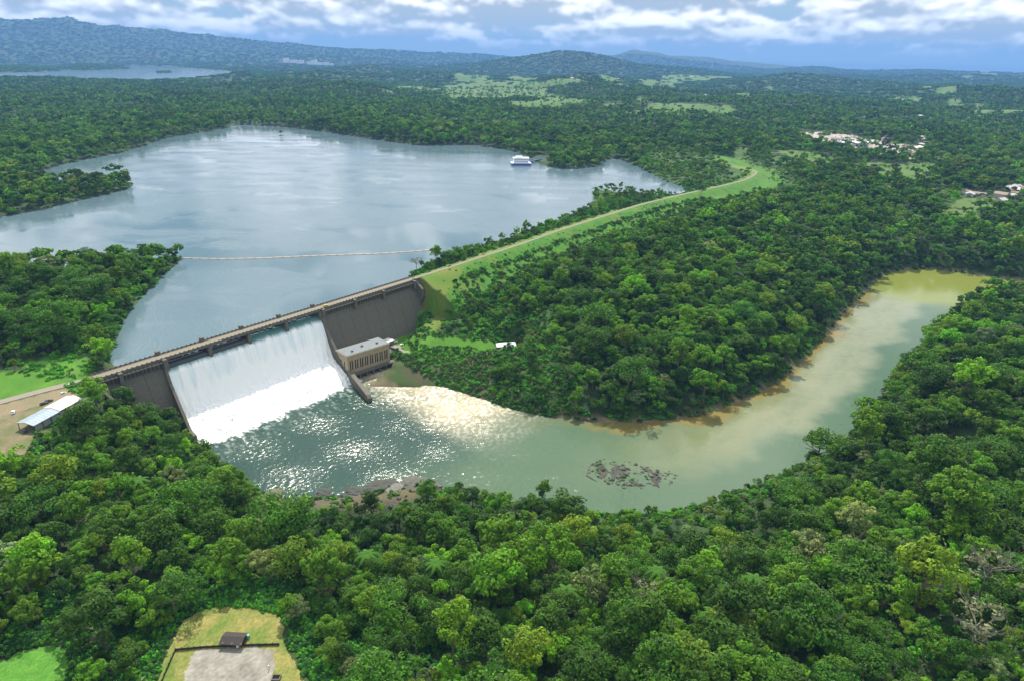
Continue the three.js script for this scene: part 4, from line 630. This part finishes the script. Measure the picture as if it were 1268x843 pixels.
function stick(a, b, r0, r1, seg = 6) { const d = b.clone().sub(a), l = d.length(), g = new THREE.CylinderGeometry(r1, r0, l, seg, 1, true); g.translate(0, l / 2, 0); g.applyQuaternion(new THREE.Quaternion().setFromUnitVectors(new THREE.Vector3(0, 1, 0), d.normalize())); g.translate(a.x, a.y, a.z); return g; }
function trunk(seed, h, R, limbs = 5, r0 = 0.42, rgb = [0.16, 0.13, 0.10], deep = 0) {
  const r = rng(seed), gs = [], top = new THREE.Vector3((r() - 0.5) * 1.5, h * 0.72, (r() - 0.5) * 1.5); gs.push(stick(new THREE.Vector3(0, -1.2, 0), top, r0, r0 * 0.6, 7));
  const grow = (p, dir, len, rad, lev) => { const e = p.clone().addScaledVector(dir, len); gs.push(stick(p, e, rad, rad * 0.55, lev ? 4 : 5)); if (lev > 0) for (let k = 0; k < 3; k++) grow(p.clone().lerp(e, 0.5 + 0.5 * r()), dir.clone().add(new THREE.Vector3(r() - 0.5, 0.5 * r() - 0.05, r() - 0.5).multiplyScalar(1.5)).normalize(), len * lerp(0.45, 0.7, r()), rad * 0.5, lev - 1); };
  for (let k = 0; k < limbs; k++) { const a = k / limbs * 6.283 + r(), s = new THREE.Vector3(0, h * lerp(0.45, 0.72, r()), 0).add(top.clone().multiplyScalar(0.2).setY(0)); grow(s, new THREE.Vector3(Math.cos(a), lerp(0.3, 0.9, r()), Math.sin(a)).normalize(), R * lerp(0.6, 0.85, r()), r0 * 0.5, deep); }
  const g = mergeGeometries(gs.map((q) => { q.deleteAttribute('uv'); return q; })), n = g.attributes.position.count, c = new Float32Array(n * 3); for (let i = 0; i < n; i++) c.set(rgb, 3 * i); g.setAttribute('color', new THREE.BufferAttribute(c, 3)); return g;
}
const leafMat = (tint = [1, 1, 1]) => new THREE.MeshPhysicalMaterial({ color: col(...tint), vertexColors: true, roughness: 1, transmission: 0.3, thickness: 0, specularIntensity: 0.4, side: THREE.DoubleSide });
const leaf = leafMat(), tints = [leaf, leafMat([0.78, 0.86, 0.8]), leafMat([1.15, 1.14, 0.95])], bark = new THREE.MeshStandardMaterial({ vertexColors: true, roughness: 1 });
const KINDS = [
  { name: 'broadleaf_tree', what: 'dark green dense domed tree', rgb: [0.044, 0.109, 0.0043], R: 6.6, H: 8, base: 8.5, flat: 0.8, w: 6.5 },
  { name: 'broadleaf_tree', what: 'mid green rounded tree', rgb: [0.094, 0.212, 0.0058], R: 6.2, H: 8, base: 8, flat: 0.85, w: 5 },
  { name: 'broadleaf_tree', what: 'vivid bright green tree with loose clumps', rgb: [0.137, 0.329, 0.0072], R: 5.8, H: 7.5, base: 8, flat: 0.85, w: 2.4 },
  { name: 'broadleaf_tree', what: 'olive yellow green full crowned tree', rgb: [0.142, 0.235, 0.0090], R: 6.8, H: 8, base: 9, flat: 0.85, w: 1.7 },
  { name: 'spreading_tree', what: 'wide flat topped deep green tree', rgb: [0.058, 0.160, 0.0079], R: 8.6, H: 5.2, base: 11, flat: 0.55, w: 2.6 },
  { name: 'broadleaf_tree', what: 'pale grey green feathery tree', rgb: [0.175, 0.225, 0.065], R: 5.8, H: 7, base: 9, flat: 0.8, w: 0.75 },
  { name: 'tall_tree', what: 'tall narrow green tree standing above its neighbours', rgb: [0.114, 0.228, 0.0072], R: 5.0, H: 11, base: 9, flat: 1.0, w: 2.2 },
];
const total = KINDS.reduce((s, k) => s + k.w, 0);
KINDS.forEach((k, q) => {
  const o = { R: k.R, H: k.H, base: k.base, flat: k.flat, rgb: k.rgb, c0: 0.20, c1: 0.50, under: 0.12 };
  k.near = [0, 1].map((v) => crown(100 + q * 10 + v, { ...o, clumps: 34, cards: 72, size: 0.44, simple: true }));
  k.trunk = [0, 1].map((v) => trunk(900 + q * 10 + v, k.base + k.H * 0.6, k.R));
  k.inst = [0, 1].map((v) => { const a = crown(100 + q * 10 + v, { ...o, clumps: 34, cards: 72, size: 0.44, simple: true }), b = trunk(900 + q * 10 + v, k.base + k.H * 0.6, k.R, 3); return mergeGeometries([a, b]); });
  k.mid = [0, 1].map((v) => crown(300 + q * 10 + v, { ...o, clumps: 18, cards: 22, size: 1.1, simple: true }));
  k.far = [crown(400 + q * 10, { ...o, clumps: 9, cards: 8, size: 2.5, simple: true })];
});
const grove = [0, 1, 2, 3].map((q) => mergeGeometries([0, 1, 2, 3, 4].map((k) => { const a = KINDS[[0, 1, 6, 4][(q + k) % 4]], g = crown(600 + q * 7 + k, { R: 8, H: 8, base: 3, flat: 0.8, rgb: a.rgb, c0: 0.3, c1: 0.5, clumps: 6, cards: 7, size: 4.2, simple: true }), u = k * 2.51 + q; g.translate(Math.cos(u) * 11 * Math.sqrt(k), 0, Math.sin(u) * 11 * Math.sqrt(k)); return g; })));
function pickKind(x, z, r) { const cl = fbm(x / 60 + 31, z / 60, 3); let t = clamp(r() + 0.28 * cl) * total; for (let k = 0; k < KINDS.length; k++) { t -= KINDS[k].w; if (t <= 0) return k; } return r() < 0.5 ? 1 : 6; }
const damBoxes = [damPoly([[-6, -10], [285, -10], [285, 14], [-6, 14]]), damPoly([[24, 0], [176, 0], [176, 60], [24, 60]])].map(region);
const jettyShore = region(pol([[654, 206], [655, 198], [668, 194], [680, 195], [678, 204]], RES));
const nearAreas = [jettyShore, dirtYard, clearing, weeds, gravel, cornerLawn, mound, terrace, yardP, bankLawn, rockBank, islet, ...clearView, ...lawn, ...damBoxes];
function free(x, z, R, dist, low = false) { // whether a crown of radius R may stand here
  if (dist < 2200) {
    if (river.has(x, z) || polyD(river.p, x, z) < 2 + R * 0.35) return false;
    for (const a of nearAreas) { if (low && clearView.includes(a)) continue; if (x < a.a - 9 || x > a.b + 9 || z < a.c - 9 || z > a.d + 9) continue; if (a.has(x, z) || polyD(a.p, x, z) < R * 0.55) return false; }
    if (bankStrip.has(x, z) && project(x, 6, z)[0] < 612) return false;
    if (polyD(leftLine, x, z, false) < 5 + R * 0.7 || polyD(accessLine, x, z, false) < 3 + R * 0.6) return false;
    const de = polyD(embLine, x, z, false); if (de < 5 + R) return false; if (de < 56) { const [, sd] = sideOf(x, z); if (sd > 0 && de < 46 - 16 * sst(0, 400, x) + R * 0.4 + 12 * fbm(x / 26, z / 26, 2)) return false; if (sd < 0 && R > 4 && r0(x, z) < 0.6) return false; }
  }
  if (reservoir.has(x, z) || polyD(reservoir.p, x, z) < 0.5 + R * 0.12) return false;
  if (dist > 800 && (quarry.has(x, z) || inField(x, z))) return r0(x, z) < 0.10;
  if (dist > 3000) { if (farLake.has(x, z) && !farIsles.some((q) => q.has(x, z))) return false; }
  for (const [hx, hz, s] of housePlaces) if (Math.abs(x - hx) < s + R && Math.abs(z - hz) < s + R && Math.hypot(x - hx, z - hz) < s * 0.7 + R && (dist < 4000 || r0(x, z) < 0.8)) return false;
  return true;
}
// how well trees have grown: young growth on the cleared near bank, below the embankment and along the service road
function grown(x, z) {
  let k = 1; const [ds, dn] = toDam(x, z);
  const dr = polyD(river.p, x, z), [u, v] = project(x, 5, z);
  if (u > 310 && u < 1000 && v > 560 && dr < 75) k = Math.min(k, lerp(u < 560 || u > 720 ? 0.38 : 0.7, 1, sst(8, 75, dr)));
  if (ds > DL - 20) { const de = polyD(embLine, x, z, false); if (de < 180) { const [, sd] = sideOf(x, z); k = Math.min(k, sd > 0 ? lerp(0.36, 1, sst(34, 105, de)) : 0.62); } }
  if (bankStrip.sd(x, z) < 10) k = Math.min(k, 0.5);
  return k;
}
const r0 = (x, z) => { const s = Math.sin(x * 12.9898 + z * 78.233) * 43758.5453; return s - Math.floor(s); };
const spots = []; // near trees: [x, y, z, scale, kind, variant, turn, size in the picture]
const piles = { inst: KINDS.map(() => [[], []]), mid: KINDS.map(() => [[], []]), far: KINDS.map(() => [[]]), grove: [[], [], [], []] };
function scatter(step, d0, d1, s0, s1, keep, seed, level) {
  const r = rng(seed), zr = d1 * 1.02, xr = d1 * 0.86;
  for (let z = 0; z > -zr; z -= step) { const xm = Math.min(xr, 260 - z * 0.92); for (let x = -xm; x < xm; x += step) {
    const px = x + (r() - 0.5) * step * 0.95, pz = z + (r() - 0.5) * step * 0.95, k0 = r(), s_ = lerp(s0, s1, Math.pow(r(), 1.4)), turn = r() * 6.283, vv = r() < 0.5 ? 0 : 1, kk = pickKind(px, pz, r), dist = Math.hypot(px, pz); let sc = s_ * (1 + 0.45 * fbm(px / 75 + 50, pz / 75, 3));
    if (k0 > keep || dist < d0 || dist >= d1) continue;
    if (dist < 1800) sc *= grown(px, pz);
    const y = groundY(px, pz), [u, v, w] = project(px, y + 12, pz); if (w < 20 || u < -190 || u > 1460 || v > 1010) continue;
    if (!free(px, pz, KINDS[kk].R * sc, dist)) continue;
    if (level === 'inst') spots.push([px, y, pz, sc, kk, vv, turn, u > -15 && u < 1283 && v > 0 && v < 855 ? sc * KINDS[kk].R / w : 0]);
    else if (level === 'grove') piles.grove[Math.floor(r() * 4)].push([px, y - 2, pz, sc, turn, 0]);
    else piles[level][kk][level === 'far' ? 0 : vv].push([px, y - 0.5, pz, sc, turn, kk]);
  } }
}
scatter(30, 0, 760, 1.4, 2.0, 0.28, 10, 'inst'); scatter(11, 0, 760, 0.62, 1.4, 0.75, 11, 'inst'); scatter(6.4, 0, 760, 0.36, 0.78, 0.7, 12, 'inst');
scatter(14, 760, 2300, 0.8, 1.5, 0.8, 13, 'mid'); scatter(8.5, 760, 1500, 0.45, 0.9, 0.7, 14, 'mid'); scatter(11, 1500, 2300, 0.5, 1.0, 0.7, 15, 'mid');
scatter(15, 2300, 5200, 0.65, 1.35, 0.85, 16, 'far'); scatter(42, 5200, 11000, 0.7, 1.3, 0.8, 17, 'grove'); scatter(75, 11000, 19500, 1.0, 1.9, 0.8, 18, 'grove');
console.log('trees', spots.length, piles.mid.flat().reduce((s, l) => s + l.length, 0), piles.far.flat().reduce((s, l) => s + l.length, 0), piles.grove.reduce((s, l) => s + l.length, 0));
// the 300 that show largest are trees of their own
spots.sort((a, b) => b[7] - a[7]);
function zone(x, z) {
  if (polyD(clearing.p, x, z) < 34 || polyD(cornerLawn.p, x, z) < 22) return ['around the mown clearing with the hut', 'around the mown clearing'];
  const [ds, dn] = toDam(x, z); if (ds < 60 && dn < 130) return ['on the slope between dirt yard and spillway', 'beside the spillway'];
  if (polyD(river.p, x, z) < 34) return ['at the edge of the river bank', 'along the river bank'];
  return x > 120 ? ['on the bank across from the embankment', 'of the bank across from the embankment'] : ['in the forest between mown clearing and river', 'between clearing and river'];
}
for (const [x, y, z, s, k, v, turn] of spots.slice(0, 300)) {
  const q = KINDS[k], g = thing(q.name, `${q.what} ${zone(x, z)[0]}`, 'tree', `${q.what}s ${zone(x, z)[1]}`), rr = r0(x, z);
  g.position.set(x, y - 0.4, z); g.rotation.y = turn; g.scale.set(s, s * lerp(0.85, 1.12, rr), s);
  mesh('crown', q.near[v], tints[Math.floor(rr * 2.999)], g); mesh('trunk', q.trunk[v], bark, g);
}
for (const [x, y, z, s, k, v, turn] of spots.slice(300)) piles.inst[k][v].push([x, y - 0.5, z, s, turn, k]);
const forest = new THREE.Group(); forest.name = 'forest'; forest.userData = { kind: 'stuff', label: 'dense tropical forest covering the banks, hills and far plain' }; scene.add(forest);
const rT = rng(99), MX = new THREE.Matrix4(), QX = new THREE.Quaternion(), UPV = new THREE.Vector3(0, 1, 0), CX = new THREE.Color();
function lay(name, geo, list, parent, mat = leaf, vary = 1) {
  if (!list.length) return; const m = shadows(new THREE.InstancedMesh(geo, mat, list.length)); m.name = name; m.userData.kind = 'stuff';
  list.forEach(([x, y, z, s, turn], i) => { MX.compose(new THREE.Vector3(x, y, z), QX.setFromAxisAngle(UPV, turn), new THREE.Vector3(s, s * lerp(0.8, 1.15, rT()), s)); m.setMatrixAt(i, MX); const t = 1 + vary * (rT() - 0.5) * 0.7, w = vary * (rT() - 0.78) * 0.26; const big = 1 + 0.5 * fbm(x / 240, z / 240, 3), u = t * big; m.setColorAt(i, CX.setRGB(u * (1 + w), u, u * (1 - w))); });
  parent.add(m);
}
KINDS.forEach((k, q) => { [0, 1].forEach((v) => { lay(k.name, k.inst[v], piles.inst[q][v], forest); lay(k.name, k.mid[v], piles.mid[q][v], forest); }); lay(k.name, k.far[0], piles.far[q][0], forest); });
grove.forEach((g, q) => lay('tree_grove', g, piles.grove[q], forest));
// ------------------------------------------------------------------ shrubs on banks, slopes and clearings
{
  const sh = new THREE.Group(); sh.name = 'shrubs'; sh.userData = { kind: 'stuff', label: 'low bushes and tall weeds along banks, slopes and clearings' }; scene.add(sh);
  const kinds = [[0.035, 0.115, 0.014], [0.085, 0.28, 0.014], [0.11, 0.16, 0.03]].map((rgb, k) => crown(700 + k, { R: 2.0, H: 1.9, base: 0.1, flat: 0.85, rgb, c0: 0.3, c1: 0.5, clumps: 9, cards: 24, size: 0.42, simple: true }));
  const lists = [[], [], []], r = rng(61);
  const along = (line, off0, off1, n, s0, s1, kk) => { for (let i = 0; i < n; i++) { const k = Math.floor(r() * (line.length - 1)), t = r(), a = line[k], b = line[k + 1], l = Math.hypot(b[0] - a[0], b[1] - a[1]); if (r() * 90 > l && l < 90) continue; const o = lerp(off0, off1, r()), x = lerp(a[0], b[0], t) - (b[1] - a[1]) / l * o, z = lerp(a[1], b[1], t) + (b[0] - a[0]) / l * o; if (river.has(x, z) || reservoir.has(x, z) || bankLawn.has(x, z) || bankStrip.has(x, z) || yardP.has(x, z) || terrace.has(x, z) || mound.has(x, z) || damBoxes.some((q) => q.has(x, z)) || polyD(accessLine, x, z, false) < 6) continue; lists[kk ?? Math.floor(r() * 3)].push([x, groundY(x, z) - 0.3, z, lerp(s0, s1, r()), r() * 6.3]); } };
  along(embLine.slice(0, 8), 17, 24, 420, 0.5, 1.6); along(embLine.slice(0, 8), 6, 34, 300, 0.2, 0.6); along(embLine.slice(0, 8), 27, 46, 420, 0.5, 1.5); along(embLine.slice(0, 9), 44, 120, 4200, 0.8, 1.9); along(embLine.slice(0, 9), -14, -70, 2600, 0.8, 1.9); along(embLine.slice(0, 9), -9, -17, 300, 0.5, 1.2);
  along([...river.p, river.p[0]], -1, 9, 2600, 0.5, 1.5); along([...river.p, river.p[0]], 1, -9, 2600, 0.5, 1.5); along([...reservoir.p.slice(3), reservoir.p[3]], -3, 3, 1200, 0.6, 1.5);
  const bareOf = (x, z) => river.has(x, z) || yardP.has(x, z) || polyD(accessLine, x, z, false) < 5;
  const fill = (a, n, s0, s1, kk) => { let c = 0, g = 0; while (c < n && g++ < n * 20) { const x = lerp(a.a, a.b, r()), z = lerp(a.c, a.d, r()); if (!a.has(x, z) || damBoxes.some((q) => q.has(x, z)) || a !== islet && bareOf(x, z)) continue; lists[kk ?? Math.floor(r() * 3)].push([x, groundY(x, z) - 0.2, z, lerp(s0, s1, r()), r() * 6.3]); c++; } };
  for (let k = 0; k < 9000; k++) { const q = k % 3 ? clearing : cornerLawn, x = lerp(q.a - 34, q.b + 34, r()), z = lerp(q.c - 34, q.d + 34, r()); if (clearing.sd(x, z) < 2 || cornerLawn.sd(x, z) < 2 || Math.min(clearing.sd(x, z), cornerLawn.sd(x, z)) > 30) continue; lists[r() < 0.7 ? 0 : 1].push([x, groundY(x, z) - 0.2, z, lerp(0.4, 1.25, r()), r() * 6.3]); }
  fill(weeds, 420, 0.35, 0.85, 1); fill(lawn[1], 60, 0.4, 1.2, 1); fill(lawn[2], 40, 0.4, 0.9, 1); fill(terrace, 90, 0.4, 1.2); fill(mound, 30, 0.3, 0.7, 2); fill(islet, 60, 0.25, 0.6); fill(rockBank, 70, 0.4, 1.2); fill(bankLawn, 26, 0.3, 0.9); fill(bankStrip, 2600, 0.35, 0.95);
  for (let k = 0; k < 22000; k++) { const x = lerp(-430, 620, r()), z = lerp(-130, -700, r()), [u, v, w] = project(x, groundY(x, z), z), s = lerp(0.5, 1.5, r()), kk = Math.floor(r() * 2.3); if (w < 50 || u < -150 || u > 1420 || v > 990 || !free(x, z, 1.0, 500, true) || clearing.sd(x, z) < 2.5) continue; lists[kk].push([x, groundY(x, z) - 0.3, z, s, r() * 6.3]); }
  lists.forEach((l, k) => lay('shrub', kinds[k], l, sh));
}
// ------------------------------------------------------------------ single trees worth a name
function single(px, py, h, k, s, label, v = 0, tint = 0) { const p = at(px, py, h), q = KINDS[k], g = thing('shore_tree', label, 'tree'); g.position.set(p.x, groundY(p.x, p.z) - 0.4, p.z); g.rotation.y = px; g.scale.setScalar(s); mesh('crown', q.near[v], tints[tint], g); mesh('trunk', q.trunk[v], bark, g); return g; }
single(540, 330, 48, 6, 1.15, 'slim dark tree on the shore where the boom reaches the embankment'); single(566, 322, 48, 1, 0.8, 'round green tree on the shore just past the boom end', 1);
single(868, 243, 48, 0, 1.1, 'dark tree alone on the wet meadow beside the embankment road'); single(348, 168, 46, 1, 0.9, 'small tree alone on a tiny islet in the reservoir');
{
  // leafless and thinly leaved trees with pale branches
  const bare = [0, 1, 2].map((v) => trunk(1200 + v, 15, 7, 8, 0.32, [0.165, 0.15, 0.125], 3)), thin = [0, 1, 2].map((v) => crown(1300 + v, { R: 6.5, H: 7, base: 8, flat: 0.8, rgb: [0.16, 0.17, 0.10], c0: 0.2, c1: 0.34, clumps: 16, cards: 12, size: 0.5 }));
  const put = (px, py, h, s, v, label, leafy = true, group) => { const p = at(px, py, h), g = thing('bare_tree', label, 'tree', group); g.position.set(p.x, groundY(p.x, p.z) - 0.3, p.z); g.rotation.y = v * 2 + px; g.scale.setScalar(s); mesh('branches', bare[v], bark, g); if (leafy) mesh('crown', thin[v], tints[2], g); };
  put(516, 335, 46, 1.05, 0, 'thin pale tree with sparse leaves standing at the boom end in the water');
  for (const [x, y, s, v] of [[1062, 735, 1.5, 0], [1200, 770, 1.6, 1], [1180, 660, 1.4, 2], [1185, 850, 1.6, 2], [960, 700, 1.1, 1], [800, 750, 1.2, 0], [1050, 690, 1.1, 2], [690, 715, 0.9, 1]]) put(x, y, 44, s, v, 'pale branched nearly leafless tree among the green crowns of the near forest', true, 'pale nearly leafless trees of the near forest');
  const frond = (() => { const pos = [], idx = [], nor = []; for (let k = 0; k < 16; k++) { const a = k / 16 * 6.283 + (k % 2) * 0.2, lift = k % 2 ? 0.9 : 0.35; for (let i = 0; i <= 5; i++) { const t = i / 5, rr = 4.6 * t, y = 11.6 + lift * 2.6 * t - 3.6 * t * t, w = 0.75 * Math.sin(Math.PI * Math.min(0.96, t * 0.85 + 0.12)); for (const sd of [-1, 0, 1]) { pos.push(Math.cos(a) * rr - Math.sin(a) * w * sd, y - Math.abs(sd) * w * 0.5, Math.sin(a) * rr + Math.cos(a) * w * sd); nor.push(0, 1, 0); } if (i) for (let q = 0; q < 2; q++) { const b = (k * 6 + i) * 3 + q, c = b - 3; idx.push(c, b, c + 1, c + 1, b, b + 1); } } } const g = new THREE.BufferGeometry(); g.setAttribute('position', new THREE.Float32BufferAttribute(pos, 3)); g.setAttribute('color', new THREE.Float32BufferAttribute(pos.map((_, i) => [0.05, 0.15, 0.009][i % 3]), 3)); g.setIndex(idx); g.computeVertexNormals(); return g; })(), stem = trunk(1500, 16, 1, 0, 0.22, [0.22, 0.19, 0.15]);
  for (const [px, py, s] of [[172, 606, 1.1], [140, 612, 0.9], [455, 700, 1], [540, 712, 0.9], [700, 760, 1.1], [812, 722, 0.9], [600, 742, 1], [130, 690, 1], [930, 745, 1.05], [880, 800, 1.1]]) { const q = at(px, py, 42), g = thing('palm_tree', 'palm with arching fronds showing between broadleaf crowns of the near forest', 'tree', 'palms in the near forest'); g.position.set(q.x, groundY(q.x, q.z) - 0.3, q.z); g.rotation.y = px; g.scale.setScalar(s * 1.25); mesh('fronds', frond, leaf, g); mesh('trunk', stem, bark, g); }
  const p = at(97, 466, 50), pole = thing('leaning_snag', 'pale leaning dead trunk on the lawn above the dam approach road', 'tree'); pole.position.set(p.x, groundY(p.x, p.z), p.z); mesh('trunk', mergeGeometries([stick(new THREE.Vector3(-6, -0.4, 3), new THREE.Vector3(0, 5, 0), 0.35, 0.25), stick(new THREE.Vector3(0, 5, 0), new THREE.Vector3(1, 12, -1), 0.25, 0.1)]), std(0.5, 0.47, 0.4), pole);
  // the stair down the left end of the dam
  const a = D(-9, 5), b = D(-6, 30), st = thing('stairway', 'narrow pale stairway running down the bank beside the dam end', 'stairs'), step = box(1.8, 0.25, 0.9);
  for (let k = 0; k < 30; k++) { const t = k / 29, x = lerp(a[0], b[0], t), z = lerp(a[1], b[1], t); const m = mesh('step', step, paleConcrete, st); m.position.set(x, Math.max(groundY(x, z) + 0.25, 50.2 - t * 9), z); m.rotation.y = DTURN; }
}
console.log('trees done');
renderer.render(scene, camera);
